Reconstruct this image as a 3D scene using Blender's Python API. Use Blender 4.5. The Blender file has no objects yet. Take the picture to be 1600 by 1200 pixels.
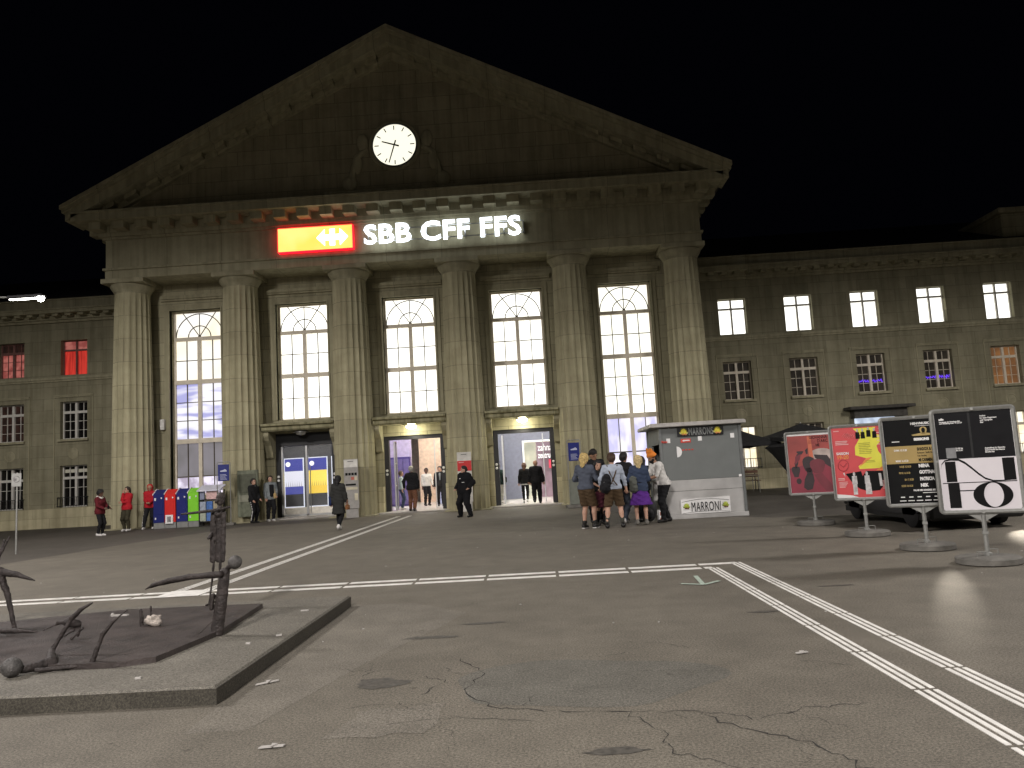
import bpy, math, random
import numpy as np
from mathutils import Vector, Matrix
random.seed(7)
rad = math.radians
SC = bpy.context.scene
COL = SC.collection

# ------------------------------------------------------------------ camera
def setup_camera():
    yaw, pitch, roll = -0.0272, 0.109, -0.0568
    cy, sy, cp, sp = math.cos(yaw), math.sin(yaw), math.cos(pitch), math.sin(pitch)
    f = Vector((sy*cp, cy*cp, sp)); r = Vector((cy, -sy, 0)); u = r.cross(f)
    r2 = r*math.cos(roll) + u*math.sin(roll); u2 = -r*math.sin(roll) + u*math.cos(roll)
    m = Matrix((r2, u2, -f)).transposed().to_4x4(); m.translation = (0, 0, 1.5)
    cd = bpy.data.cameras.new('camera'); cd.sensor_width = 36; cd.lens = 36*1230/1600
    cd.clip_start = 0.05; cd.clip_end = 2000
    co = bpy.data.objects.new('camera', cd); COL.objects.link(co); co.matrix_world = m
    SC.camera = co
setup_camera()

# ------------------------------------------------------------------ night sky, moon, exposure
w = bpy.data.worlds.new("World"); SC.world = w; w.use_nodes = True
nt = w.node_tree; bg = nt.nodes['Background']
sky = nt.nodes.new('ShaderNodeTexSky'); sky.sky_type = 'NISHITA'; sky.sun_disc = False
sky.sun_elevation = rad(-7); sky.sun_rotation = rad(200)
gl = nt.nodes.new('ShaderNodeMix'); gl.data_type = 'RGBA'; gl.blend_type = 'ADD'; gl.inputs[0].default_value = 1.0; gl.inputs[7].default_value = (.010, .011, .022, 1)   # faint town glow on the night air
nt.links.new(sky.outputs[0], gl.inputs[6]); nt.links.new(gl.outputs[2], bg.inputs[0]); bg.inputs[1].default_value = 0.05
sl = bpy.data.lights.new('moon', 'SUN'); sl.energy = 0.012; sl.angle = rad(0.5); sl.color = (0.85, 0.9, 1.0)
so = bpy.data.objects.new('moon', sl); COL.objects.link(so); so.rotation_euler = (rad(50), 0, rad(-25))
SC.view_settings.view_transform = 'Standard'; SC.view_settings.look = 'None'
SC.view_settings.exposure = 0.0; SC.view_settings.gamma = 1.0
SC.render.engine = 'CYCLES'
try:
    SC.cycles.use_denoising = True; SC.cycles.max_bounces = 6; SC.cycles.diffuse_bounces = 3
    SC.cycles.sample_clamp_indirect = 3.0; SC.cycles.blur_glossy = 1.0
except Exception: pass

# ------------------------------------------------------------------ materials
MATS = {}
def nodes(m):
    m.use_nodes = True; t = m.node_tree; return t, t.nodes['Principled BSDF']
def L(t, a, b): t.links.new(a, b)
def add(t, typ, **kw):
    n = t.nodes.new(typ)
    for k, v in kw.items():
        if hasattr(n, k): setattr(n, k, v)
    return n
def mat(name, c, rough=.7, metal=0., var=.15, scale=6., bump=0., bscale=60., streak=0., spec=.4, coat=0.):
    """plain procedural surface: two-scale noise variation of one base colour, optional bump and rain streaks"""
    if name in MATS: return MATS[name]
    m = bpy.data.materials.new(name); t, b = nodes(m)
    tc = add(t, 'ShaderNodeTexCoord')
    n1 = add(t, 'ShaderNodeTexNoise'); n1.inputs['Scale'].default_value = scale; n1.inputs['Detail'].default_value = 6
    L(t, tc.outputs['Object'], n1.inputs['Vector'])
    rp = add(t, 'ShaderNodeValToRGB'); e = rp.color_ramp.elements
    e[0].position = .3; e[1].position = .7
    e[0].color = [max(0, v*(1-var)) for v in c]+[1]; e[1].color = [min(1, v*(1+var)) for v in c]+[1]
    L(t, n1.outputs['Fac'], rp.inputs[0]); out = rp.outputs[0]
    if streak:
        mp = add(t, 'ShaderNodeMapping'); mp.inputs['Scale'].default_value = (3.5, 3.5, .22)
        L(t, tc.outputs['Object'], mp.inputs[0])
        n2 = add(t, 'ShaderNodeTexNoise'); n2.inputs['Scale'].default_value = 1.3; n2.inputs['Detail'].default_value = 5
        L(t, mp.outputs[0], n2.inputs['Vector'])
        r2 = add(t, 'ShaderNodeValToRGB'); r2.color_ramp.elements[0].position = .35; r2.color_ramp.elements[1].position = .62
        r2.color_ramp.elements[0].color = (1-streak,)*3+(1,); r2.color_ramp.elements[1].color = (1, 1, 1, 1)
        L(t, n2.outputs['Fac'], r2.inputs[0])
        mx = add(t, 'ShaderNodeMix', data_type='RGBA', blend_type='MULTIPLY'); mx.inputs[0].default_value = 1
        L(t, out, mx.inputs[6]); L(t, r2.outputs[0], mx.inputs[7]); out = mx.outputs[2]
    L(t, out, b.inputs['Base Color'])
    b.inputs['Roughness'].default_value = rough; b.inputs['Metallic'].default_value = metal
    b.inputs['Specular IOR Level'].default_value = spec
    if coat: b.inputs['Coat Weight'].default_value = coat
    if bump:
        n3 = add(t, 'ShaderNodeTexNoise'); n3.inputs['Scale'].default_value = bscale; n3.inputs['Detail'].default_value = 5
        L(t, tc.outputs['Object'], n3.inputs['Vector'])
        bp = add(t, 'ShaderNodeBump'); bp.inputs['Strength'].default_value = bump; bp.inputs['Distance'].default_value = .02
        L(t, n3.outputs['Fac'], bp.inputs['Height']); L(t, bp.outputs[0], b.inputs['Normal'])
    MATS[name] = m; return m
def emit(name, c, s, c2=None, scale=1.5, lo=.4, hi=.6, stretch=(1, 1, 1)):
    """something that gives off light; c2 adds a second colour in soft patches"""
    if name in MATS: return MATS[name]
    m = bpy.data.materials.new(name); t, b = nodes(m)
    b.inputs['Base Color'].default_value = [v*.3 for v in c]+[1]; b.inputs['Roughness'].default_value = .4
    b.inputs['Emission Strength'].default_value = s; b.inputs['Emission Color'].default_value = list(c)+[1]
    if c2:
        tc = add(t, 'ShaderNodeTexCoord'); mp = add(t, 'ShaderNodeMapping'); mp.inputs['Scale'].default_value = stretch
        L(t, tc.outputs['Object'], mp.inputs[0])
        n = add(t, 'ShaderNodeTexNoise'); n.inputs['Scale'].default_value = scale; n.inputs['Detail'].default_value = 2
        L(t, mp.outputs[0], n.inputs['Vector'])
        r = add(t, 'ShaderNodeValToRGB'); r.color_ramp.elements[0].position = lo; r.color_ramp.elements[1].position = hi
        r.color_ramp.elements[0].color = list(c)+[1]; r.color_ramp.elements[1].color = list(c2)+[1]
        L(t, n.outputs['Fac'], r.inputs[0]); L(t, r.outputs[0], b.inputs['Emission Color'])
    MATS[name] = m; return m
def stone(name, c, bw, bh, joint=.55, axis='xz', streak=.2, msize=.012):
    """weathered sandstone with ashlar joints, rain streaks and grime"""
    if name in MATS: return MATS[name]
    m = bpy.data.materials.new(name); t, b = nodes(m)
    tc = add(t, 'ShaderNodeTexCoord'); sp = add(t, 'ShaderNodeSeparateXYZ'); cb = add(t, 'ShaderNodeCombineXYZ')
    L(t, tc.outputs['Object'], sp.inputs[0]); L(t, sp.outputs[0], cb.inputs[0]); L(t, sp.outputs[2], cb.inputs[1])
    br = add(t, 'ShaderNodeTexBrick'); L(t, cb.outputs[0], br.inputs['Vector'])
    br.inputs['Scale'].default_value = 1; br.inputs['Brick Width'].default_value = bw; br.inputs['Row Height'].default_value = bh
    br.inputs['Mortar Size'].default_value = msize; br.inputs['Mortar Smooth'].default_value = .3; br.inputs['Bias'].default_value = 0
    br.inputs['Color1'].default_value = [v*.92 for v in c]+[1]; br.inputs['Color2'].default_value = [min(1, v*1.06) for v in c]+[1]
    br.inputs['Mortar'].default_value = [v*joint for v in c]+[1]
    n1 = add(t, 'ShaderNodeTexNoise'); n1.inputs['Scale'].default_value = 1.1; n1.inputs['Detail'].default_value = 9; n1.inputs['Roughness'].default_value = .65
    L(t, tc.outputs['Object'], n1.inputs['Vector'])
    r1 = add(t, 'ShaderNodeValToRGB'); r1.color_ramp.elements[0].position = .3; r1.color_ramp.elements[1].position = .68
    r1.color_ramp.elements[0].color = (.78, .765, .73, 1); r1.color_ramp.elements[1].color = (1.05, 1.045, 1.02, 1)
    L(t, n1.outputs['Fac'], r1.inputs[0])
    mp = add(t, 'ShaderNodeMapping'); mp.inputs['Scale'].default_value = (4., 4., .2); L(t, tc.outputs['Object'], mp.inputs[0])
    n2 = add(t, 'ShaderNodeTexNoise'); n2.inputs['Scale'].default_value = 1.2; n2.inputs['Detail'].default_value = 6; L(t, mp.outputs[0], n2.inputs['Vector'])
    r2 = add(t, 'ShaderNodeValToRGB'); r2.color_ramp.elements[0].position = .36; r2.color_ramp.elements[1].position = .6
    r2.color_ramp.elements[0].color = (1-streak, 1-streak, 1-streak*1.1, 1); r2.color_ramp.elements[1].color = (1, 1, 1, 1)
    L(t, n2.outputs['Fac'], r2.inputs[0])
    m1 = add(t, 'ShaderNodeMix', data_type='RGBA', blend_type='MULTIPLY'); m1.inputs[0].default_value = 1
    m2 = add(t, 'ShaderNodeMix', data_type='RGBA', blend_type='MULTIPLY'); m2.inputs[0].default_value = 1
    L(t, br.outputs['Color'], m1.inputs[6]); L(t, r1.outputs[0], m1.inputs[7])
    L(t, m1.outputs[2], m2.inputs[6]); L(t, r2.outputs[0], m2.inputs[7])
    L(t, m2.outputs[2], b.inputs['Base Color']); b.inputs['Roughness'].default_value = .9; b.inputs['Specular IOR Level'].default_value = .2
    n3 = add(t, 'ShaderNodeTexNoise'); n3.inputs['Scale'].default_value = 14; n3.inputs['Detail'].default_value = 8; L(t, tc.outputs['Object'], n3.inputs['Vector'])
    bp = add(t, 'ShaderNodeBump'); bp.inputs['Strength'].default_value = .25; bp.inputs['Distance'].default_value = .012
    L(t, n3.outputs['Fac'], bp.inputs['Height']); L(t, bp.outputs[0], b.inputs['Normal'])
    MATS[name] = m; return m
def glass(name, c=(.9, .95, 1), rough=.05, alpha=.045):
    if name in MATS: return MATS[name]
    m = bpy.data.materials.new(name); t, b = nodes(m)
    b.inputs['Base Color'].default_value = list(c)+[1]; b.inputs['Roughness'].default_value = rough
    b.inputs['Alpha'].default_value = alpha; b.inputs['Specular IOR Level'].default_value = .6
    MATS[name] = m; return m

# ------------------------------------------------------------------ mesh helpers
class MB:
    def __init__(s): s.v = []; s.f = []
    def mesh(s, vs, fs, M=None):
        o = len(s.v)
        s.v += [tuple(M @ Vector(v)) if M is not None else tuple(v) for v in vs]
        s.f += [tuple(i+o for i in f) for f in fs]; return s
    def box(s, x0, x1, y0, y1, z0, z1, M=None):
        vs = [(x, y, z) for z in (z0, z1) for y in (y0, y1) for x in (x0, x1)]
        return s.mesh(vs, [(0, 2, 3, 1), (4, 5, 7, 6), (0, 1, 5, 4), (2, 6, 7, 3), (0, 4, 6, 2), (1, 3, 7, 5)], M)
    def bbox(s, x0, x1, y0, y1, z0, z1, b=.01, M=None):
        """box with chamfered edges"""
        vs = []; 
        X = (x0, x1); Y = (y0, y1); Z = (z0, z1); sg = (1, -1)
        idx = {}
        for i in (0, 1):
            for j in (0, 1):
                for k in (0, 1):
                    cx, cy, cz = X[i], Y[j], Z[k]; dx, dy, dz = sg[i]*b, sg[j]*b, sg[k]*b
                    for a, p in (('x', (cx, cy+dy, cz+dz)), ('y', (cx+dx, cy, cz+dz)), ('z', (cx+dx, cy+dy, cz))):
                        idx[i, j, k, a] = len(vs); vs.append(p)
        fs = []
        q = [(0, 0), (0, 1), (1, 1), (1, 0)]
        for i in (0, 1): fs.append([idx[i, j, k, 'x'] for j, k in q])
        for j in (0, 1): fs.append([idx[i, j, k, 'y'] for i, k in q])
        for k in (0, 1): fs.append([idx[i, j, k, 'z'] for i, j in q])
        for j in (0, 1):
            for k in (0, 1): fs.append([idx[0, j, k, 'y'], idx[1, j, k, 'y'], idx[1, j, k, 'z'], idx[0, j, k, 'z']])
        for i in (0, 1):
            for k in (0, 1): fs.append([idx[i, 0, k, 'x'], idx[i, 1, k, 'x'], idx[i, 1, k, 'z'], idx[i, 0, k, 'z']])
        for i in (0, 1):
            for j in (0, 1): fs.append([idx[i, j, 0, 'x'], idx[i, j, 1, 'x'], idx[i, j, 1, 'y'], idx[i, j, 0, 'y']])
        for i in (0, 1):
            for j in (0, 1):
                for k in (0, 1): fs.append([idx[i, j, k, 'x'], idx[i, j, k, 'y'], idx[i, j, k, 'z']])
        return s.mesh(vs, fs, M)
    def prism(s, poly, a0, a1, axis='y', M=None):
        """2-D polygon extruded: axis y -> poly in (x,z); x -> (y,z); z -> (x,y)"""
        n = len(poly)
        P = {'y': lambda p, a: (p[0], a, p[1]), 'x': lambda p, a: (a, p[0], p[1]), 'z': lambda p, a: (p[0], p[1], a)}[axis]
        vs = [P(p, a0) for p in poly]+[P(p, a1) for p in poly]
        fs = [tuple(range(n)), tuple(range(2*n-1, n-1, -1))]+[(i, (i+1) % n, (i+1) % n+n, i+n) for i in range(n)]
        return s.mesh(vs, fs, M)
    def lathe(s, prof, n=24, M=None, fn=None, cap=True):
        vs = []; m = len(prof)
        for r, z in prof:
            for k in range(n):
                a = 2*math.pi*k/n; rr = r if fn is None else r+fn(a, z, r)
                vs.append((rr*math.cos(a), rr*math.sin(a), z))
        fs = [(i*n+k, i*n+(k+1) % n, (i+1)*n+(k+1) % n, (i+1)*n+k) for i in range(m-1) for k in range(n)]
        if cap: fs += [tuple(range(n-1, -1, -1)), tuple((m-1)*n+k for k in range(n))]
        return s.mesh(vs, fs, M)
    def tube(s, pts, r, n=8, M=None):
        pts = [Vector(p) for p in pts]; rs = r if isinstance(r, (list, tuple)) else [r]*len(pts)
        vs = []
        for i, p in enumerate(pts):
            d = (pts[min(i+1, len(pts)-1)]-pts[max(i-1, 0)]).normalized()
            h = Vector((0, 0, 1)) if abs(d.z) < .9 else Vector((1, 0, 0))
            a = d.cross(h).normalized(); b = d.cross(a)
            for k in range(n):
                t = 2*math.pi*k/n; vs.append(tuple(p+(a*math.cos(t)+b*math.sin(t))*rs[i]))
        m = len(pts)
        fs = [(i*n+k, i*n+(k+1) % n, (i+1)*n+(k+1) % n, (i+1)*n+k) for i in range(m-1) for k in range(n)]
        fs += [tuple(range(n-1, -1, -1)), tuple((m-1)*n+k for k in range(n))]
        return s.mesh(vs, fs, M)
    def ball(s, c, r, n=14, m=9, M=None):
        r = r if isinstance(r, (list, tuple)) else (r, r, r)
        vs = [(c[0], c[1], c[2]-r[2])]
        for i in range(1, m):
            t = math.pi*i/m-math.pi/2
            for k in range(n):
                a = 2*math.pi*k/n; vs.append((c[0]+r[0]*math.cos(t)*math.cos(a), c[1]+r[1]*math.cos(t)*math.sin(a), c[2]+r[2]*math.sin(t)))
        vs.append((c[0], c[1], c[2]+r[2])); T = len(vs)-1
        fs = [(0, 1+(k+1) % n, 1+k) for k in range(n)]
        for i in range(m-2): fs += [(1+i*n+k, 1+i*n+(k+1) % n, 1+(i+1)*n+(k+1) % n, 1+(i+1)*n+k) for k in range(n)]
        fs += [(T, 1+(m-2)*n+k, 1+(m-2)*n+(k+1) % n) for k in range(n)]
        return s.mesh(vs, fs, M)
    def text(s, body, size, M, sx=1., bold=0., depth=.003, align='LEFT', shear=0., space=1., fit=None):
        """lettering in the local x/z plane (reads from -y), size = cap height"""
        cu = bpy.data.curves.new('lettering', 'FONT'); cu.body = body; cu.size = size/.69; cu.align_x = align
        cu.offset = bold; cu.extrude = depth; cu.shear = shear; cu.resolution_u = 3; cu.space_character = space
        o = bpy.data.objects.new('lettering', cu); COL.objects.link(o)
        dg = bpy.context.evaluated_depsgraph_get(); me = bpy.data.meshes.new_from_object(o.evaluated_get(dg))
        if fit: sx = fit/max(v.co.x for v in me.vertices)
        vs = [(v.co.x*sx, -v.co.z, v.co.y) for v in me.vertices]; fs = [tuple(q.vertices) for q in me.polygons]
        bpy.data.objects.remove(o); bpy.data.curves.remove(cu); bpy.data.meshes.remove(me)
        return s.mesh(vs, fs, M)
    def pieces(s):
        """the loose pieces, each as a builder of its own"""
        par = list(range(len(s.v)))
        def root(i):
            while par[i] != i: par[i] = par[par[i]]; i = par[i]
            return i
        for f in s.f:
            for i in f[1:]: par[root(i)] = root(f[0])
        out = {}
        for f in s.f:
            b, mp = out.setdefault(root(f[0]), (MB(), {}))
            for i in f:
                if i not in mp: mp[i] = len(b.v); b.v.append(s.v[i])
            b.f.append(tuple(mp[i] for i in f))
        return [b for b, mp in out.values()]
    def build(s, name, m, parent=None, smooth=False, loc=None):
        me = bpy.data.meshes.new(name); me.from_pydata(s.v, [], s.f); me.validate(); me.update()
        import bmesh
        bm = bmesh.new(); bm.from_mesh(me); bmesh.ops.recalc_face_normals(bm, faces=bm.faces); bm.to_mesh(me); bm.free()
        if smooth:
            me.polygons.foreach_set('use_smooth', [True]*len(me.polygons))
            try: me.set_sharp_from_angle(angle=rad(38))
            except Exception: pass
        me.materials.append(m)
        o = bpy.data.objects.new(name, me); COL.objects.link(o)
        if parent: o.parent = parent
        if loc: o.location = loc
        return o
def T(x=0, y=0, z=0, rz=0, rx=0): return Matrix.Translation((x, y, z)) @ Matrix.Rotation(rad(rz), 4, 'Z') @ Matrix.Rotation(rad(rx), 4, 'X')
def tag(o, label=None, cat=None, group=None, kind=None):
    if label: o['label'] = label
    if cat: o['category'] = cat
    if group: o['group'] = group
    if kind: o['kind'] = kind
    return o
def empty(name, loc=(0, 0, 0), rz=0, **kw):
    o = bpy.data.objects.new(name, None); COL.objects.link(o); o.location = loc; o.rotation_euler = (0, 0, rad(rz))
    o.empty_display_size = .2
    return tag(o, **kw)
def copy_tree(o, parent=None):
    c = o.copy(); COL.objects.link(c); c.parent = parent
    for ch in list(o.children): copy_tree(ch, c)
    return c

# ------------------------------------------------------------------ shared materials
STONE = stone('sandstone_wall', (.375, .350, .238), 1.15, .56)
STONEC = stone('sandstone_drums', (.42, .39, .262), 40., .98, joint=.62, streak=.2)
STONET = stone('sandstone_trim', (.375, .350, .240), 2.3, 40., joint=.6, streak=.22)
STONEW = stone('sandstone_wing_wall', (.30, .28, .192), 1.15, .56, joint=.7)  # same stone as the front; the wings' dimmer light put into its tone
STONEP = stone('sandstone_plinth', (.56, .51, .34), 1.6, .47, joint=.7, streak=.25)
ROOF = mat('dark_roof_tiles', (.035, .03, .028), .8, var=.3, scale=9, bump=.3)
WHITEP = mat('white_window_paint', (.62, .60, .54), .5, var=.06)
BEIGEP = mat('beige_window_paint', (.70, .63, .50), .55, var=.08)
BLACKF = mat('black_steel_frame', (.012, .012, .013), .45, var=.2)
STEEL = mat('brushed_steel', (.55, .55, .54), .35, .9, var=.06, scale=30)
GALV = mat('galvanised_frame', (.27, .27, .25), .5, .4, var=.12, scale=20)
CONC = mat('cast_concrete', (.145, .137, .12), .9, var=.22, scale=9, bump=.4, bscale=45)
IRON = mat('rusted_iron', (.042, .034, .031), .62, .35, var=.45, scale=16, bump=.7, bscale=40, spec=.5)
PLATE = mat('rusted_iron_plate', (.060, .048, .044), .5, .3, var=.4, scale=4, bump=.4, bscale=60, spec=.5)
BLACKC = mat('black_canvas', (.012, .012, .012), .9, var=.3)
DKGLASS = mat('dark_window_glass', (.01, .009, .008), .06, var=.3, spec=.6)
BLUEP = mat('blue_enamel', (.012, .02, .16), .4, var=.1)
WHITEB = mat('white_print', (.75, .74, .72), .6, var=.04)
BLACKB = mat('black_print', (.009, .009, .009), .6, var=.1, spec=.08)
REDB = mat('red_print', (.55, .02, .02), .5, var=.1)
# ------------------------------------------------------------------ ground
def asphalt(name, base, dark, light, crack=True):
    m = bpy.data.materials.new(name); t, b = nodes(m)
    tc = add(t, 'ShaderNodeTexCoord')
    def noise(sc, det=4, rough=.5):
        n = add(t, 'ShaderNodeTexNoise'); n.inputs['Scale'].default_value = sc; n.inputs['Detail'].default_value = det
        n.inputs['Roughness'].default_value = rough; L(t, tc.outputs['Object'], n.inputs['Vector']); return n
    def ramp(n, p0, c0, p1, c1):
        r = add(t, 'ShaderNodeValToRGB'); r.color_ramp.elements[0].position = p0; r.color_ramp.elements[1].position = p1
        r.color_ramp.elements[0].color = c0; r.color_ramp.elements[1].color = c1; L(t, n, r.inputs[0]); return r.outputs[0]
    def mul(a, c, fac=1.):
        x = add(t, 'ShaderNodeMix', data_type='RGBA', blend_type='MULTIPLY'); x.inputs[0].default_value = fac
        L(t, a, x.inputs[6]); L(t, c, x.inputs[7]); return x.outputs[2]
    big = noise(.35, 6, .6); mid = noise(2.2, 8, .65); fine = noise(62, 4, .7); spk = noise(150, 2)
    c = ramp(big.outputs['Fac'], .32, list(dark)+[1], .66, list(base)+[1])
    c = mul(c, ramp(mid.outputs['Fac'], .3, (.8, .79, .78, 1), .7, (1.12, 1.11, 1.1, 1)))
    c = mul(c, ramp(fine.outputs['Fac'], .36, (.52, .51, .50, 1), .64, (1.42, 1.41, 1.39, 1)))
    c = mul(c, ramp(spk.outputs['Fac'], .30, (.72, .72, .72, 1), .76, (1.75, 1.74, 1.7, 1)))
    # dropped blobs: gum and oil
    vo = add(t, 'ShaderNodeTexVoronoi'); vo.inputs['Scale'].default_value = 1.6; L(t, tc.outputs['Object'], vo.inputs['Vector'])
    c = mul(c, ramp(vo.outputs['Distance'], .022, (.55, .54, .53, 1), .04, (1, 1, 1, 1)))
    if False:
        wn = noise(1.4, 6, .7); wv = add(t, 'ShaderNodeMix', data_type='RGBA', blend_type='MIX'); wv.inputs[0].default_value = .35
        L(t, tc.outputs['Object'], wv.inputs[6]); L(t, wn.outputs['Color'], wv.inputs[7])
        v2 = add(t, 'ShaderNodeTexVoronoi', feature='DISTANCE_TO_EDGE'); v2.inputs['Scale'].default_value = 1.15; L(t, wv.outputs[2], v2.inputs['Vector'])
        cr = ramp(v2.outputs['Distance'], .004, (.16, .15, .14, 1), .016, (1, 1, 1, 1))
        # only where the surface has given way
        sp = add(t, 'ShaderNodeVectorMath', operation='DISTANCE'); L(t, tc.outputs['Object'], sp.inputs[0]); sp.inputs[1].default_value = (.55, 5.0, 0)
        dn = noise(.9, 5, .6); ad = add(t, 'ShaderNodeMath', operation='MULTIPLY_ADD'); L(t, dn.outputs['Fac'], ad.inputs[0]); ad.inputs[1].default_value = 4.0; L(t, sp.outputs['Value'], ad.inputs[2])
        mk = add(t, 'ShaderNodeValToRGB'); mk.color_ramp.elements[0].position = .28; mk.color_ramp.elements[1].position = .36
        mr = add(t, 'ShaderNodeMath', operation='DIVIDE'); L(t, ad.outputs[0], mr.inputs[0]); mr.inputs[1].default_value = 11.
        L(t, mr.outputs[0], mk.inputs[0]); mk.color_ramp.elements[0].color = (0, 0, 0, 1); mk.color_ramp.elements[1].color = (1, 1, 1, 1)
        mx = add(t, 'ShaderNodeMix', data_type='RGBA', blend_type='LIGHTEN'); mx.inputs[0].default_value = 1; L(t, cr, mx.inputs[6]); L(t, mk.outputs[0], mx.inputs[7])
        c = mul(c, mx.outputs[2])
    L(t, c, b.inputs['Base Color'])
    b.inputs['Roughness'].default_value = .72; b.inputs['Specular IOR Level'].default_value = .35
    bp = add(t, 'ShaderNodeBump'); bp.inputs['Strength'].default_value = .35; bp.inputs['Distance'].default_value = .004
    L(t, fine.outputs['Fac'], bp.inputs['Height']); L(t, bp.outputs[0], b.inputs['Normal'])
    return m
ASPH = asphalt('plaza_asphalt', (.150, .138, .114), (.118, .108, .089), None)
ASPH2 = asphalt('older_dark_asphalt', (.088, .08, .07), (.07, .064, .055), None, False)
ASPH3 = asphalt('smooth_patch_asphalt', (.166, .154, .130), (.134, .124, .105), None, False)

def sheet(name, poly, z, m, kind='structure'):
    b = MB(); b.mesh([(x, y, z) for x, y in poly], [tuple(range(len(poly)))]); o = b.build(name, m); return tag(o, kind=kind)
g = MB(); R0 = 600
g.mesh([(-R0, -R0, 0), (R0, -R0, 0), (R0, R0, 0), (-R0, R0, 0)], [(0, 1, 2, 3)]); tag(g.build('ground', ASPH), kind='structure')
def wob(poly, a=.06, n=5):
    out = []; rnd = random.Random(3)
    for i, p in enumerate(poly):
        q = poly[(i+1) % len(poly)]
        for k in range(n):
            t = k/n; out.append((p[0]+(q[0]-p[0])*t+rnd.uniform(-a, a), p[1]+(q[1]-p[1])*t+rnd.uniform(-a, a)))
    return out
# darker strip of older surfacing along the left part of the front
sheet('road_strip', wob([(-46, 22.2), (-12.6, 17.1), (-12.2, 22.5), (-11.0, 28.6), (-7.2, 29.6), (-7.2, 31.2), (-17.7, 31.4), (-17.7, 36.88), (-46, 36.88)], .05, 3), .0015, ASPH2)
sheet('road_strip', wob([(5.6, 19.6), (30, 16.5), (30, 36.88), (7.3, 36.88), (7.3, 31.2), (2.2, 31.2), (1.6, 28.5), (2.4, 24.5)], .05, 3), .0015, ASPH2)
sheet('ground_patch', wob([(-1.5, 6.6), (-.85, 8.7), (-1.6, 9.55), (-3.9, 9.7), (-3.9, 9.45), (-2.36, 9.43), (-2.3, 5.0), (-1.9, 5.0)], .02, 3), .0012, ASPH3)
pts = [(.22+.95*math.cos(a)*(1+.12*math.sin(3*a+1)), 5.75+.62*math.sin(a)*(1+.1*math.sin(4*a))) for a in [i*2*math.pi/40 for i in range(40)]]
sheet('ground_patch', pts, .0012, asphalt('sunken_patch_asphalt', (.128, .124, .108), (.104, .1, .087), None, False))
sheet('ground_patch', wob([(-1.35, 4.75), (-.75, 4.8), (-.72, 5.35), (-1.25, 5.3)], .04, 4), .002, ASPH3)
STAIN = mat('oil_stained_asphalt', (.082, .075, .064), .6, var=.4, scale=25)
stn = MB()
for (cx, cy, rx, ry) in [(-1.25, 5.95, .2, .13), (-2.25, 3.75, .45, .1), (-1.5, 3.9, .14, .08), (.32, 4.35, .16, .05), (-1.1, 7.5, .25, .07), (-.65, 8.05, .22, .05), (2.1, 7.9, .15, .04), (.05, 3.95, .13, .04), (3.3, 9.2, .2, .05)]:
    stn.mesh([(cx+rx*math.cos(a)*(1+.22*math.sin(3*a+cx*9)+.14*math.sin(7*a+cy*5)), cy+ry*math.sin(a)*(1+.22*math.sin(2*a+cy*7)+.16*math.sin(6*a+cx*5)), .0026) for a in [i*2*math.pi/22 for i in range(22)]], [tuple(range(22))])
tag(stn.build('ground_stain', STAIN), kind='structure')
# cracks with their own winding shape
CRK = mat('dark_crack', (.035, .032, .028), .95)
crk = MB()
def crack(pts, wd, seed):
    rnd = random.Random(seed); P = []; mb = crk
    for (a, b) in zip(pts[:-1], pts[1:]):
        for k in range(7):
            t = k/7; P.append(Vector((a[0]+(b[0]-a[0])*t+rnd.uniform(-.03, .03), a[1]+(b[1]-a[1])*t+rnd.uniform(-.03, .03), 0)))
    P.append(Vector((pts[-1][0], pts[-1][1], 0))); vs = []; n = len(P)
    for i, p in enumerate(P):
        d = (P[min(i+1, n-1)]-P[max(0, i-1)]).normalized(); nn = Vector((-d.y, d.x, 0))*wd*.62*rnd.uniform(.1, 1.)*(1 if 0 < i < n-1 else .1)
        vs += [tuple(p+nn+Vector((0, 0, .003))), tuple(p-nn+Vector((0, 0, .003)))]
    mb.mesh(vs, [(2*i, 2*i+1, 2*i+3, 2*i+2) for i in range(n-1)])
for i, (pp, wd) in enumerate([([(-.75, 6.6), (-.5, 6.1), (-.62, 5.6), (-.35, 5.2), (.1, 5.05), (.55, 5.0), (.95, 4.9), (1.15, 4.75)], .012),
    ([(.85, 4.95), (1.05, 4.6), (1.35, 4.35), (1.45, 4.0), (1.7, 3.6), (1.85, 3.3)], .012), ([(.45, 4.98), (.6, 4.6), (.62, 4.3), (.85, 4.05), (1.15, 3.95)], .008),
    ([(1.45, 4.0), (1.3, 3.7), (1.45, 3.4)], .008), ([(1.15, 4.75), (1.5, 4.9), (1.9, 4.95)], .007), ([(.0, 3.75), (.35, 3.72), (.8, 3.76), (1.3, 3.7)], .008), ([(-1.1, 4.95), (-.6, 5.05), (-.1, 4.9)], .006), ([(-.9, 5.6), (-.75, 5.9), (-.95, 6.1)], .01)]):
    crack(pp, wd, i)
rnd = random.Random(21)
for i in range(26):
    x, y, a = rnd.uniform(-1.6, 2.2), rnd.uniform(3.3, 6.6), rnd.uniform(0, 6.28); pp = [(x, y)]
    for k in range(rnd.randint(1, 3)): a += rnd.uniform(-.9, .9); x += .22*math.cos(a); y += .22*math.sin(a); pp.append((x, y))
    crack(pp, rnd.choice([.003, .004, .006]), 40+i)
tag(crk.build('ground_crack', CRK), kind='structure')

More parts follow.
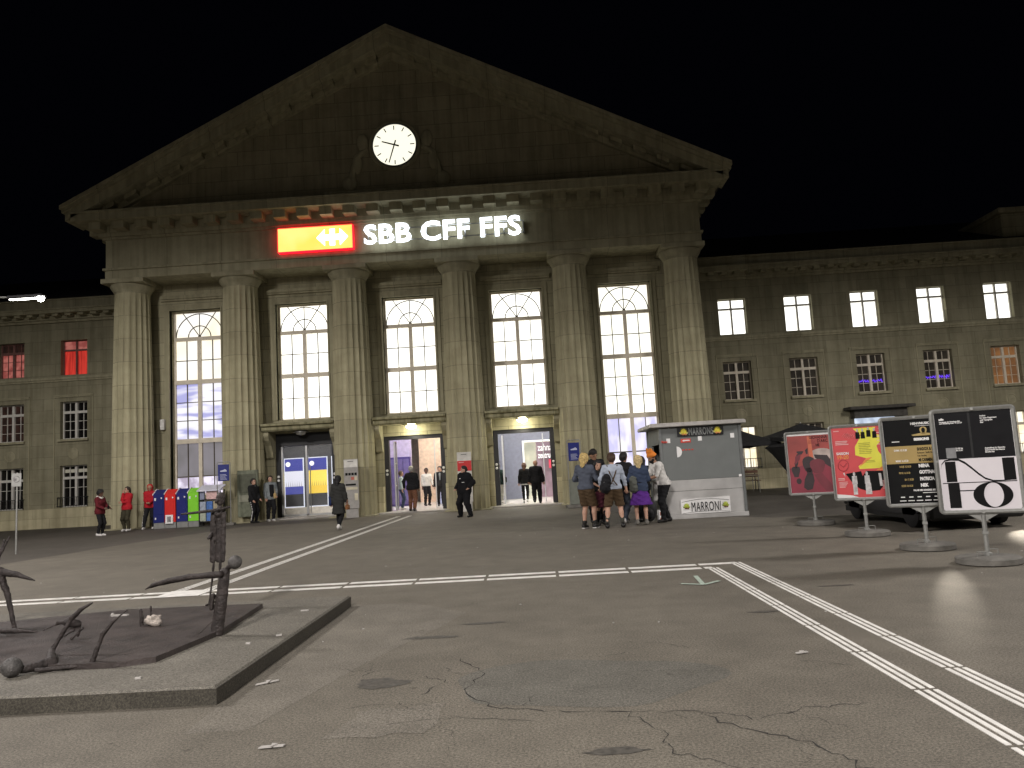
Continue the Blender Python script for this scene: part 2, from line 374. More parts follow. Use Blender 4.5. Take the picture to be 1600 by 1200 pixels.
# white tactile guide lines: three ribs per band, laid in one-metre lengths
LINE = mat('white_line_paint', (.78, .76, .71), .75, var=.14, scale=7, bump=.1)
lm = MB()
def band(a, b, off):
    a = Vector((a[0], a[1], 0)); b = Vector((b[0], b[1], 0)); d = (b-a); Ln = d.length; d.normalize(); n = Vector((-d.y, d.x, 0))
    k = 0.
    while k < Ln-.05:
        e = min(k+.966, Ln)
        for r in (-.058, 0, .058):
            q = [a+d*k+n*(r+off-.0145), a+d*e+n*(r+off-.0145), a+d*e+n*(r+off+.0145), a+d*k+n*(r+off+.0145)]
            vs = [(p.x, p.y, z) for z in (0, .005) for p in q]
            lm.mesh(vs, [(4, 5, 6, 7), (0, 1, 5, 4), (1, 2, 6, 5), (2, 3, 7, 6), (3, 0, 4, 7)])
        k += 1.01
band((-20, 11.62), (2.75, 11.62), 0); band((-20, 11.24), (2.33, 11.24), 0)
band((2.75, 11.66), (2.72, -3), 0); band((2.33, 11.2), (2.30, -3), 0)
band((-5.42, 30.2), (-5.42, 11.72), 0); band((-4.98, 30.2), (-4.98, 11.72), 0)
tag(lm.build('pavement_lines', LINE), kind='structure')
sheet('pavement_marking', [(-5.52, 11.14), (-4.87, 11.14), (-4.87, 11.74), (-5.52, 11.74)], .0062, LINE)
am = MB(); AZ = .008
def stroke(a, b, wd):
    d = (Vector(b)-Vector(a)).normalized(); n = Vector((-d.y, d.x))*wd
    am.mesh([(a[0]+n.x, a[1]+n.y, AZ), (b[0]+n.x, b[1]+n.y, AZ), (b[0]-n.x, b[1]-n.y, AZ), (a[0]-n.x, a[1]-n.y, AZ)], [(0, 1, 2, 3)])
stroke((1.95, 10.5), (1.9, 9.78), .028); AZ = .0085; stroke((1.66, 9.9), (1.91, 9.74), .03); AZ = .009; stroke((1.90, 9.74), (2.14, 9.97), .03)
tag(am.build('pavement_marking', mat('pale_green_spray', (.42, .5, .42), .8, var=.25, scale=30)), kind='structure')
# litter
LIT = mat('scrap_paper', (.42, .40, .37), .8)
rnd = random.Random(11); lt = MB()
for i in range(70):
    x, y = rnd.uniform(-9, 8), rnd.uniform(3.2, 26); s = rnd.choice([.005, .007, .009, .013])
    if -2.6 > x and 5.4 < y < 9.6: continue
    lt.ball((x, y, .006), (s*rnd.uniform(.7, 1.6), s, .006), 6, 4)
tag(lt.build('litter', LIT), kind='stuff')
for (x, y, a, l) in [(-1.62, 4.65, 10, .07), (.88, 3.9, 15, .06), (-2.15, 6.1, 40, .09), (1.9, 6.2, 20, .05)]:
    b = MB(); b.prism([(-l, -.012), (l, -.018), (l*1.1, .01), (-l*.8, .02)], .008, .014, 'z', T(x, y, 0, a)); b.prism([(-l*.2, -.03), (l*.5, -.01), (l*.2, .02)], .014, .022, 'z', T(x, y, 0, a+30))
    tag(b.build('paper_scrap', LIT), 'crumpled white paper scrap lying flat on the asphalt', 'litter', 'paper scraps on the asphalt')

# ------------------------------------------------------------------ station portico
D, S, X0, XC = 31.51, 4.65, -16.824, -5.199
WY = 33.26      # front of the wall behind the columns
PANE = 33.72    # plane of glazing
port = empty('station_portico', (XC, 36, 0), label='tall sandstone station front with six fluted columns under a gable with a clock', cat='station')
def wmat(o):
    b = Matrix.LocRotScale(o.location, o.rotation_euler, o.scale)
    return wmat(o.parent) @ o.matrix_parent_inverse @ b if o.parent else b
def P(mb, name, m, parent=port, smooth=False):
    """part given in world coordinates, parented to an empty without moving"""
    o = mb.build(name, m, None, smooth); par = parent; M = wmat(par)
    o.parent = par; o.matrix_parent_inverse = M.inverted(); return o
def wall_open(mb, x0, x1, z0, z1, y0, y1, ops):
    xs = sorted({x0, x1, *[v for o in ops for v in o[:2]]})
    for a, b in zip(xs[:-1], xs[1:]):
        if b-a < 1e-6: continue
        cut = sorted([(o[2], o[3]) for o in ops if o[0] < (a+b)/2 < o[1]]); z = z0
        for c, d in cut:
            if c > z: mb.box(a, b, y0, y1, z, c)
            z = d
        if z < z1: mb.box(a, b, y0, y1, z, z1)
bays = [X0+(k+.5)*S for k in range(5)]
ops = []
for k, cx in enumerate(bays):
    if k in (0, 4): ops.append((cx-1.13, cx+1.13, 1.2, 9.22))
    else: ops += [(cx-1.13, cx+1.13, 4.17, 9.22), (cx-1.3, cx+1.3, 0, 3.22 if k != 1 else 3.6)]
wm = MB(); wall_open(wm, -17.45, 7.1, 0, 10.4, WY, 33.95, ops)
wm.box(-17.45, -16.9, 33.95, 37.2, 0, 10.4); wm.box(6.55, 7.1, 33.95, 37.2, 0, 10.4)
P(wm, 'wall', STONE)
# mouldings round the openings, lintel cornice under the soffit, stone plinths beside the doors
for k, cx in enumerate(bays):
    tm = MB()
    z0 = 1.2 if k in (0, 4) else 4.17
    for s in (-1, 1):
        xa, xb = sorted((cx+s*1.13, cx+s*1.36)); tm.box(xa, xb, WY-.05, WY+.2, z0, 9.45)
        xa, xb = sorted((cx+s*1.13, cx+s*1.19)); tm.box(xa, xb, WY-.09, WY-.05, z0, 9.28)
    tm.box(cx-1.13, cx+1.13, WY-.05, WY+.2, 9.22, 9.45); tm.box(cx-1.13, cx+1.13, WY-.09, WY-.05, 9.22, 9.28)
    tm.box(cx-1.5, cx+1.5, WY-.16, WY, 9.72, 9.86); tm.box(cx-1.5, cx+1.5, WY-.1, WY, 9.64, 9.72)
    if k in (0, 4): tm.box(cx-1.36, cx+1.36, WY-.16, WY, 1.03, 1.2)
    else:
        for s in (-1, 1):
            xa, xb = sorted((cx+s*1.305, cx+s*1.62)); dp = MB(); dp.bbox(xa, xb, WY-.28, WY, .0, 1.12, .01); P(dp, 'door_plinth', STONEP)
    P(tm, 'window_surround', STONET)
# columns
def col_mesh():
    b = MB(); nf, per = 20, 6; n = nf*per; prof = []
    for i in range(29):
        z = 9.78*i/28; t = z/9.78; r = .845-.15*t**1.5-.0*t
        prof.append((r, z))
    prof.append((.695, 9.8))
    def fl(a, z, r):
        if z > 9.74: return 0
        u = (a/(2*math.pi)*nf) % 1.; return -.075*(r/.85)*math.sin(math.pi*u)**.75
    b.lathe(prof, n, None, fl); return b
def cap_mesh():
    b = MB(); b.lathe([(.70, 9.8), (.705, 9.84), (.73, 9.86), (.73, 9.885), (.76, 9.93), (.82, 10.02), (.865, 10.1), (.87, 10.15), (.85, 10.165)], 48)
    b.bbox(-.895, .895, -.895, .895, 10.165, 10.36, .012); return b
cmesh = None
for k in range(6):
    if cmesh is None:
        c = col_mesh().build('column', STONEC, port, True); kp = cap_mesh().build('capital', STONET, c, True); cmesh = c
        c.location = (X0-XC, D+.9-36, 0)
        base = MB(); base.bbox(-.93, .93, -.93, .93, 0, .05, .01); base.build('plinth', STONET, c)
    else:
        c = cmesh.copy(); COL.objects.link(c); c.location = (X0+k*S-XC, D+.9-36, 0); c.parent = port
        c.rotation_euler = (0, 0, rad(18*k))
        for ch in list(cmesh.children):
            d = ch.copy(); COL.objects.link(d); d.parent = c; d.rotation_euler = (0, 0, -rad(18*k))
# entablature
em = MB(); FX0, FX1 = -17.57, 7.22
em.box(FX0, FX1, D+.1, 37.0, 10.36, 10.72); em.box(FX0-.08, FX1+.08, D+.02, 37.0, 10.72, 10.81); em.box(FX0+.02, FX1-.02, D+.12, 37.0, 10.81, 12.02)
P(em, 'entablature', STONET)
cm = MB()
cm.box(FX0-.08, FX1+.08, D+.02, 37.0, 12.02, 12.12); cm.box(FX0-.18, FX1+.18, D-.08, 37.0, 12.12, 12.28)
CX0, CX1 = -18.47, 8.07; CF = D-.9
cm.box(CX0, CX1, CF, 37.0, 12.6, 12.9); cm.box(CX0-.06, CX1+.06, CF-.06, 37.0, 12.9, 12.98)
cm.box(FX0-.22, FX1+.22, D-.12, 36.9, 12.28, 12.6)
nm = 27; px = (FX1-FX0+.1)/(nm-1)
for i in range(nm):
    x = FX0-.05+i*px; cm.box(x-.25, x+.25, D-.62, D-.12, 12.3, 12.6)
for j in range(5):
    for x0_, x1_ in ((FX0-.72, FX0-.22), (FX1+.22, FX1+.72)): cm.box(x0_, x1_, D+.2+j*px, D+.7+j*px, 12.3, 12.6)
P(cm, 'cornice', STONET)
# gable
TIPX, TIPZ, APZ = 13.6, 13.22, 20.02
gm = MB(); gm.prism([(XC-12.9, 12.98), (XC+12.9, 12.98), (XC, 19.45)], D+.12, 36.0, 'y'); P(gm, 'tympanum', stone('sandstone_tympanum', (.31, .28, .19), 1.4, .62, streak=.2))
rm = MB(); sl_ = (APZ-TIPZ)/TIPX
def rake(o0, o1, y0, xt):
    for s in (-1, 1):
        za = APZ-o0; zb = APZ-o1
        rm.prism([(XC, za), (XC+s*xt, za-sl_*xt), (XC+s*xt, zb-sl_*xt), (XC, zb)], y0, D+.4, 'y')
rake(.0, .16, D-1.12, TIPX); rake(.16, .3, D-1.02, TIPX-.03); rake(.3, .66, D-.9, TIPX-.12); rake(.66, .95, D-.1, TIPX-.9)
for s in (-1, 1):
    for i in range(14):
        xa = .55+i*.93; xb = xa+.48
        if xb > 12.4: continue
        rm.prism([(XC+s*xa, APZ-.66-sl_*xa), (XC+s*xb, APZ-.66-sl_*xb), (XC+s*xb, APZ-.84-sl_*xb), (XC+s*xa, APZ-.84-sl_*xa)], D-.45, D-.1, 'y')
P(rm, 'raking_cornice', STONET)
rf = MB()
for s in (-1, 1):
    rf.prism([(XC, APZ-.02), (XC+s*TIPX, TIPZ-.02), (XC+s*TIPX, TIPZ-.28), (XC, APZ-.28)], D+.4, 52, 'y')
P(rf, 'roof', ROOF)
# carved relief flanking the clock on a shallow ledge
rl = MB(); rl.box(-8.1, -2.3, D-.02, D+.12, 13.0, 13.34); rl.box(-8.2, -2.2, D-.06, D+.12, 13.34, 13.44)
for s in (-1, 1):
    pts_ = [(XC+s*(1.15+.35*math.sin(t*2.2)+.5*t), D+.08, 13.5+1.7*(1-t)+.25*math.sin(t*5)) for t in [i/16 for i in range(17)]]
    rl.tube(pts_, [.15-.08*abs(.5-i/16) for i in range(17)], 8)
    rl.ball((XC+s*1.95, D+.06, 13.75), (.33, .16, .33)); rl.ball((XC+s*1.35, D+.06, 15.5), (.25, .14, .4)); rl.ball((XC+s*1.6, D+.06, 14.6), (.22, .14, .45))
rl.lathe([(.93, -.06), (1.06, -.06), (1.1, 0), (1.06, .08), (.93, .08)], 48, Matrix.Translation((XC-.0, D+.06, 15.28)) @ Matrix.Rotation(rad(90), 4, 'X'), cap=False)
P(rl, 'relief', STONET)

# tall windows
WIN_W = emit('lit_hall_window', (1.0, .985, .90), 1.6, (1., .95, .80), .55, .5, .72)
WIN_1 = emit('lit_hall_mural_window', (1.0, .90, .66), 1.05, (1.0, .98, .95), .8, .35, .6, (1, 1, .8))
WIN_1M = emit('lit_violet_mural', (.40, .40, .72), .95, (1.0, .98, 1.0), 1.1, .38, .52, (.5, 1, 2.2))
WIN_1B = emit('dim_lower_glass', (.17, .16, .165), .9, (.26, .24, .27), 1.0, .3, .7)
WIN_1G = emit('lit_shop_glass', (.85, .8, .95), 1.0, (.35, .3, .4), 2.5)
WIN_5 = emit('lit_hall_cream_window', (1.0, .98, .86), 1.4, (1.0, .88, .55), .55, .58, .7)
WIN_5B = emit('lit_violet_lower_glass', (.62, .60, .92), 1.0, (1.0, .96, .98), 1.4, .42, .6, (1.5, 1, .7))
def arcpts(cx, cz, r, y, a0, a1, n): return [(cx+r*math.cos(rad(a0+(a1-a0)*i/n)), y, cz+r*math.sin(rad(a0+(a1-a0)*i/n))) for i in range(n+1)]
def tall_window(cx, z0, kind):
    f = MB(); y = PANE; hw = 1.1
    z_t, z_m, z_l = 8.0, 6.1, 3.53
    f.box(cx-1.13, cx-1.05, y-.09, y, z0, 9.22); f.box(cx+1.05, cx+1.13, y-.09, y, z0, 9.22); f.box(cx-1.05, cx+1.05, y-.09, y, 9.16, 9.22); f.box(cx-1.05, cx+1.05, y-.09, y, z0, z0+.07)
    f.box(cx-.075, cx+.075, y-.13, y-.005, z0, z_t-.08); f.box(cx-1.07, cx+1.07, y-.15, y-.007, z_t-.075, z_t+.075); f.box(cx-1.07, cx+1.07, y-.15, y-.007, z_m-.09, z_m+.09)
    rows = [(z_m+.09, z_t-.08), (4.24 if z0 > 3 else z_l+.1, z_m-.09)]
    if z0 < 3: f.box(cx-1.07, cx+1.07, y-.15, y-.007, z_l-.1, z_l+.1); 
    o = P(f, 'window', BEIGEP)
    b = MB(); t = .016
    for s in (-1, 1):
        for (a, c), div in zip(rows, (2, 2 if z0 > 3 else 3)):
            b.box(cx+s*.57-t, cx+s*.57+t, y-.07, y-.01, a, c)
            for q in range(1, div): zz = a+(c-a)*q/div; b.box(cx-.57-.48+ (0 if s < 0 else .57+.48+.09), cx+(-.09 if s < 0 else 1.05), y-.065, y-.012, zz-t, zz+t)
    for r in (.5, 1.04): b.tube(arcpts(cx, z_t+.08, r, y-.04, 0, 180, 26), .022, 6)
    for a in (48, 90, 132): b.tube([(cx, y-.04, z_t+.1), (cx+1.5*math.cos(rad(a))*(.72 if a != 90 else 1), y-.04, z_t+.1+(1.04 if a == 90 else 1.06))], .02, 6)
    b.ball((cx, y-.04, z_t+.1), .07, 8, 6)
    if z0 < 3:
        for s in (-1, 1): b.box(cx+s*.57-t, cx+s*.57+t, y-.07, y-.01, z0, z_l-.1)
        b.box(cx-1.05, cx-.09, y-.065, y-.012, 1.98, 2.03); b.box(cx+.09, cx+1.05, y-.065, y-.012, 1.98, 2.03)
    P(b, 'glazing_bars', mat('dark_glazing_bars', (.10, .085, .06), .5, var=.1), o)
    def pane(za, zb, m): q = MB(); q.box(cx-1.05, cx+1.05, y, y+.02, za, zb); P(q, 'pane', m, o)
    if kind == 1: pane(z_m, 9.2, WIN_1); pane(z_l, z_m, WIN_1M); pane(2.0, z_l, WIN_1B); pane(z0, 2.0, WIN_1G)
    elif kind == 5: pane(z_l, 9.2, WIN_5); pane(z0, z_l, WIN_5B)
    else: pane(z0, 9.2, WIN_W)
    return o
for k, cx in enumerate(bays): tall_window(cx, 1.2 if k in (0, 4) else 4.17, {0: 1, 4: 5}.get(k, 3))
# roof void behind the panes so that nothing shows through
bk = MB(); bk.box(-17.4, 7.05, 33.96, 34.0, 4.05, 10.3); bk.box(-17.4, -12.9, 33.96, 34.0, 0, 4.05); bk.box(2.2, 7.05, 33.96, 34.0, 0, 4.05); P(bk, 'inner_wall', mat('dim_inner_wall', (.2, .19, .17), .9))

# doorways
DOORLIT = emit('lit_dome_lamp', (1.0, .93, .62), 30.)
def doorway(k, lit):
    cx = bays[k]; top = 3.2
    f = MB(); yf = 33.4
    f.bbox(cx-1.3, cx-1.1, yf, yf+.3, .06, top, .01); f.bbox(cx+1.1, cx+1.3, yf, yf+.3, .06, top, .01); f.bbox(cx-1.3, cx+1.3, yf-.01, yf+.29, 3.06, 3.22, .01)
    if k == 1: f.box(cx-1.3, cx+1.3, yf+.02, yf+.2, 3.2, 3.6)
    o = P(f, 'doorway', BLACKF)
    c = MB()
    c.prism([(WY, 3.66), (32.35, 3.66), (32.28, 3.72), (32.28, 3.84), (32.15, 3.88), (32.15, 3.97), (32.6, 4.02), (WY, 4.08)], cx-1.52, cx+1.52, 'x')
    P(c, 'canopy', stone('sandstone_canopy', (.34, .32, .205), 1.5, 40., streak=.5), o)
    for s in (-1, 1):
        b = MB(); bx = cx+s*1.43
        b.prism([(WY, 3.66), (32.45, 3.66), (32.4, 3.5), (32.55, 3.3), (32.8, 3.1), (32.95, 2.8), (33.0, 2.6), (33.1, 2.55), (WY, 2.62)], bx-.14, bx+.14, 'x')
        for q in (-.08, 0, .08): b.box(bx+q-.018, bx+q+.018, 32.42, 32.5, 3.42, 3.66)
        P(b, 'bracket', STONET, o)
        lp = MB()
        for zz in (1.62, 1.78): lp.lathe([(.055, 0), (.055, .03), (.04, .05)], 12, T(cx+s*1.2, yf-.01, zz, 0, 90))
        P(lp, 'push_plate', WHITEB, o)
    l = MB(); l.lathe([(.24, 0), (.25, .02), (.24, .04)], 20, T(cx, 32.75, 3.6)); l.lathe([(.32, -.01), (.32, 0), (.24, .02)], 20, T(cx, 32.75, 3.59))
    lo = P(l, 'lamp_holder', STEEL, o)
    dm = MB(); dm.ball((cx, 32.75, 3.57), (.22, .22, .12), 18, 10)
    P(dm, 'lamp_dome', DOORLIT if lit else mat('unlit_glass_dome', (.3, .29, .26), .2), lo, True)
    if lit:
        q = bpy.data.lights.new('dome_light', 'POINT'); q.energy = 42; q.color = (1, .95, .76); q.shadow_soft_size = .15
        qo = bpy.data.objects.new('dome_light', q); COL.objects.link(qo); qo.location = (cx, 32.75, 3.36)
    g = MB()
    if k == 1:
        g.box(cx-1.08, cx+1.08, yf+.12, yf+.135, .1, 3.05)
    else:
        g.box(cx-1.1, cx-.85, yf+.3, yf+1.1, .1, 3.04, None)
    if k == 1:
        P(g, 'glass_leaf', glass('door_glass'), o)
        h = MB(); h.box(cx-.05, cx+.03, yf+.05, yf+.2, .08, 3.05); h.box(cx-1.1, cx-1.02, yf+.05, yf+.18, .08, 3.05); h.box(cx-1.1, cx+1.1, yf+.05, yf+.18, .08, .16)
        h.tube([(cx+.16, yf-.02, .2), (cx+.16, yf-.02, 2.2)], .02, 8)
        P(h, 'leaf_frame', STEEL, o)
    else:
        leaf = MB(); xx = cx-.93
        for (ya, yb) in ((yf+.32, yf+.36), (yf+.78, yf+.82)): leaf.box(xx-.03, xx+.03, ya, yb, .1, 3.0)
        for zz in (.1, 1.1, 2.05, 2.96): leaf.box(xx-.02, xx+.02, yf+.36, yf+.78, zz, zz+.05)
        lf2 = MB(); lf2.box(cx+.78, cx+.82, yf+.32, yf+.38, .1, 3.0)
        [P(q, 'leaf_frame', STEEL, o) for q in (leaf, lf2)]
    st = MB(); st.bbox(cx-1.5, cx+1.5, 32.3, WY+.15, 0, .06, .012); P(st, 'threshold', mat('worn_granite', (.3, .28, .25), .7, var=.15, scale=12), o)
for k in (1, 2, 3): doorway(k, k != 1)
for x in (-15.9, 5.9):
    lb = MB(); lb.bbox(x-.09, x+.09, WY-.24, WY-.06, 4.05, 4.5, .015); lb.box(x-.05, x+.05, WY-.06, WY, 4.15, 4.4); P(lb, 'wall_lamp', mat('off_white_lamp_box', (.6, .59, .55), .5))

# hall interior seen through the three doors
tag(sheet('floor', [(-17, 33.2), (6.6, 33.2), (6.6, 47), (-17, 47)], .058, mat('polished_hall_floor', (.66, .62, .56), .22, var=.08, scale=3)), kind='structure')
VIO = mat('violet_wall_paint', (.46, .41, .54), .6); ORA = mat('apricot_wall_paint', (.72, .56, .43), .7); GRB = mat('slate_wall_panel', (.17, .18, .23), .35, var=.1)
iw = MB(); iw.box(-7.95, -7.85, 34.0, 42.5, 0, 4.4); P(iw, 'side_wall', VIO)
iw = MB(); iw.box(-8.0, -6.28, 39.2, 39.3, 0, 4.4); P(iw, 'violet_partition', VIO)
iw = MB(); iw.box(-6.4, -2.3, 42.5, 42.7, 0, 4.4); iw.box(-2.9, -2.75, 36.5, 42.5, 0, 4.4); P(iw, 'back_wall', ORA)
iw = MB(); iw.box(-2.6, -2.5, 34, 45.2, 0, 4.4); iw.box(2.3, 2.4, 34, 45.2, 0, 4.4); iw.box(-2.5, 2.3, 40.0, 40.12, 2.95, 4.4); iw.box(-2.5, -.75, 40.0, 40.12, 0, 2.95); iw.box(1.15, 2.3, 40.0, 40.12, 0, 2.95); P(iw, 'slate_partition', GRB)
iw = MB(); iw.box(-12.3, -8.3, 36.35, 36.45, 0, 4.2); iw.box(-12.4, -12.3, 34, 36.45, 0, 4.2); iw.box(-8.3, -8.2, 34, 36.45, 0, 4.2); vp = MB(); vp.bbox(-12.25, -8.35, 35.7, 36.3, .06, .36, .01); P(vp, 'vestibule_plinth', mat('pale_plinth_tiles', (.72, .68, .60), .4)); P(iw, 'vestibule_wall', mat('dark_vestibule_wall', (.05, .05, .055), .5))
cl = MB(); cl.box(-17, 6.6, 34.0, 47, 4.4, 4.5); cl.box(-2.5, 2.3, 45.2, 45.3, 0, 4.4); cl.box(-8, -2.5, 44.9, 45, 0, 4.4); P(cl, 'hall_ceiling', mat('hall_ceiling', (.6, .55, .48), .8))
HL = emit('hall_light_panel', (1, .96, .90), 28.)
HV = emit('violet_light_panel', (.72, .68, 1.0), 6.)
for (xa, xb, ya, yb, m) in [(-5.9, -3.2, 34.6, 35.2, HL), (-5.9, -3.2, 37.5, 38.0, HL), (-5.9, -3.2, 40.5, 41.0, HL), (-2.2, 2.0, 34.6, 35.2, HL), (-2.2, 2.0, 37.2, 37.8, HL), (-.6, 1.1, 40.8, 41.4, HL), (-.6, 1.1, 43.4, 43.9, HL), (-11.8, -8.7, 34.4, 34.7, HL), (-7.7, -6.9, 36, 38.5, HV)]:
    q = MB(); q.box(xa, xb, ya, yb, 4.3, 4.38); P(q, 'ceiling_light', m)
# shop portal with lettering deep in the right-hand doorway
sp_ = MB()
for x in (-.75, 1.07): sp_.box(x, x+.08, 39.9, 39.98, .06, 2.95)
sp_.box(-.75, 1.15, 39.9, 39.98, 2.87, 2.95); so_ = P(sp_, 'shop_portal', emit('portal_trim_light', (1, .98, .95), 1.0))
q = MB(); q.box(-.67, -.1, 40.6, 40.62, .06, 2.86); P(q, 'portal_panel', emit('cream_lit_panel', (.75, .72, .55), .75, (.5, .5, .4), 1.5), so_)
q = MB(); q.box(-.05, 1.07, 40.6, 40.62, .06, 2.86); P(q, 'portal_panel', emit('plum_lit_panel', (.16, .10, .12), .8, (.42, .28, .32), 1.2), so_)
q = MB(); q.text('zahnarzt', .34, T(.02, 40.56, 2.42), sx=.66, bold=.006); q.text('zentrum.ch', .30, T(.02, 40.56, 2.04), sx=.56, bold=.006); P(q, 'portal_lettering', emit('lit_white_lettering', (1, .97, .95), 1.1), so_)
q = MB(); q.box(.55, 1.05, 40.57, 40.59, 1.5, 1.95); P(q, 'portal_picture', emit('lit_red_picture', (.8, .05, .1), .7), so_)
# counter, striped awning and blue lockers in the middle doorway
q = empty('info_counter', (-4.6, 39.2, .06), label='pale blue hall counter seen through the middle door behind the people', cat='counter')
b = MB(); b.bbox(-.45, .45, -.3, .3, 0, 1.02, .02); b.build('body', mat('pale_blue_laminate', (.42, .46, .66), .4), q); b = MB(); b.bbox(-.52, .52, -.36, .36, 1.02, 1.07, .01); b.build('top', WHITEB, q)
q = empty('shop_awning', (-3.9, 42.0, 2.35), label='dark striped awning over the bright stall inside the middle door', cat='awning')
b = MB(); b.prism([(.5, .35), (-.35, 0), (-.35, -.06), (.5, .29)], -1.2, .95, 'x'); b.build('cloth', mat('slate_cloth', (.08, .08, .11), .8), q)
b = MB(); [b.box(-1.2+.2*i, -1.08+.2*i, -.36, -.34, -.3, 0) for i in range(11)]; b.build('valance', mat('slate_cloth', (.08, .08, .11), .8), q)
b = MB(); b.box(-1.1, .9, .25, .3, -1.6, -.05); b.build('lit_backdrop', emit('lit_stall_backdrop', (1, .86, .58), 1.0), q)
q = empty('locker_bank', (-6.8, 39.1, .06), label='dark violet locker bank along the left wall inside the middle door', cat='lockers')
b = MB(); b.bbox(-.5, .5, -.25, .08, 0, 2.4, .02); b.build('cabinet', mat('violet_locker_paint', (.05, .035, .16), .35), q)
for i in range(3):
    b = MB(); b.bbox(-.46+.31*i, -.18+.31*i, -.275, -.25, .1, 2.3, .006); b.build('door', mat('violet_locker_door', (.12, .10, .24), .35), q)
# three advertising panels behind the left glass door
for i, (x, c1, c2, lab) in enumerate([(-11.2, (.75, .75, .85), (.05, .06, .34), 'white and blue lit poster panel at the left behind the left glass door'), (-10.1, (1.0, .72, .10), (.9, .6, .05), 'yellow lit poster panel in the middle behind the left glass door'), (-9.0, (.85, .85, .9), (.7, .7, .8), 'white lit poster panel at the right behind the left glass door')]):
    q = empty('ad_panel', (x, 36.0, .12), label=lab, cat='poster panel', group='lit panels behind the glass door')
    b = MB(); b.bbox(-.46, -.42, -.03, .03, .25, 2.5, .01); b.bbox(.42, .46, -.03, .03, .25, 2.5, .01); b.bbox(-.46, .46, -.03, .03, 2.46, 2.5, .01); b.bbox(-.46, .46, -.03, .03, .25, .29, .01); b.build('frame', emit('lit_frame_edge', (.85, .88, 1), .8), q)
    b = MB(); b.box(-.42, .42, 0, .03, 1.9, 2.46); b.build('header', emit('lit_blue_header', (.04, .05, .34), .8), q)
    b = MB(); b.box(-.42, .42, 0, .03, 1.2, 1.9); b.build('image', emit('lit_image_%d' % i, c1, .95), q)
    b = MB(); b.box(-.42, .42, 0, .03, .85, 1.2); b.build('caption', emit('lit_caption_%d' % i, c2, .85), q)
    b = MB(); b.box(-.42, .42, 0, .03, .29, .85); b.build('foot_panel', mat('dark_foot_panel', (.03, .03, .035), .4), q)
    b = MB(); b.lathe([(.11, 0), (.11, .012)], 20, T(-.27, -.005, 2.22, 0, 90)); b.build('emblem', emit('lit_white_emblem', (1, 1, 1), 1), q)
    b = MB(); [b.prism([(-.4+.1*j, 1.2), (-.34+.1*j, 1.2), (-.37+.1*j, 1.45)], -.004, 0, 'y') for j in range(8)]; b.build('skyline', emit('lit_skyline_%d' % i, [v*.7 for v in c1], .8), q)

# clock
ck = empty('station_clock', (XC, D+.02, 15.28), label='round white lit clock with black bar hands in the gable', cat='clock')
RX = Matrix.Rotation(rad(90), 4, 'X')
b = MB(); b.lathe([(.9, .0), (.935, .0), (.945, .05), (.935, .10), (.905, .11), (.9, .08)], 56, RX, cap=False); b.build('rim', BLACKF, ck, True)
b = MB(); b.lathe([(.9, .02), (.9, .05)], 56, RX); b.build('face', emit('lit_clock_face', (1, .97, .80), 1.12), ck)
b = MB()
for i in range(12): b.box(-.02, .02, -.062, -.055, .66, .84, Matrix.Rotation(rad(30*i), 4, 'Y'))
[q.build('hour_mark', BLACKB, ck) for q in b.pieces()]
def hand(ang, l, t, wd, nm, yy):
    b = MB(); b.prism([(-wd, -t), (wd, -t), (wd*.7, l), (-wd*.7, l)], yy-.012, yy, 'y', Matrix.Rotation(rad(ang), 4, 'Y')); b.build(nm, BLACKB, ck)
hand(288, .55, .2, .035, 'hour_hand', -.075); hand(198, .8, .2, .028, 'minute_hand', -.09)
# illuminated emblem box and letters on the frieze
eb = empty('emblem_sign', (-8.63, D, 11.46), label='glowing red and yellow light box with a white double arrow left of the white letters', cat='sign')
b = MB(); b.bbox(-1.57, 1.57, -.13, .1, -.52, .52, .015); b.build('case', emit('red_case_glow', (.62, .004, .012), 4.5), eb)
b = MB(); b.box(-1.54, 1.54, -.15, -.13, -.485, .485); b.build('lit_face', emit('amber_red_face', (1.0, .84, .24), 1.15, (1.0, .74, .12), .8), eb)
b = MB(); ar = [(-.62, 0), (-.3, .3), (-.3, .1), (-.1, .1), (-.1, .3), (.1, .3), (.1, .1), (.3, .1), (.3, .3), (.62, 0), (.3, -.3), (.3, -.1), (.1, -.1), (.1, -.3), (-.1, -.3), (-.1, -.1), (-.3, -.1), (-.3, -.3)]
b.prism([(x*1.05+.72, z*1.15) for x, z in ar], -.165, -.15, 'y'); b.build('arrow_emblem', emit('white_emblem_glow', (1, .98, .9), 5.), eb)
ls = empty('letter_sign', (-3.35, D, 11.44), label='glowing white letters SBB CFF FFS on the frieze under the gable', cat='sign')
b = MB(); b.text('SBB CFF FFS', .78, T(-3.23, -.24, -.39), sx=.985, bold=.024, depth=.02, space=1.02); lt_ = b
xs = [v[0] for v in b.v]; k_ = 6.46/(max(xs)-min(xs)); x0_ = min(xs); b.v = [((v[0]-x0_)*k_-3.23, v[1], v[2]) for v in b.v]
[q.build('letter', emit('white_letter_glow', (.86, .93, 1), 3.6), ls) for q in b.pieces()]
b = MB(); b.box(-3.3, 3.35, -.14, -.1, .2, .235); b.box(-3.3, 3.35, -.14, -.1, -.3, -.265)
for i in range(9): b.box(-3.1+.8*i, -3.06+.8*i, -.1, .1, -.3, .235)
b.build('rails', STEEL, ls)
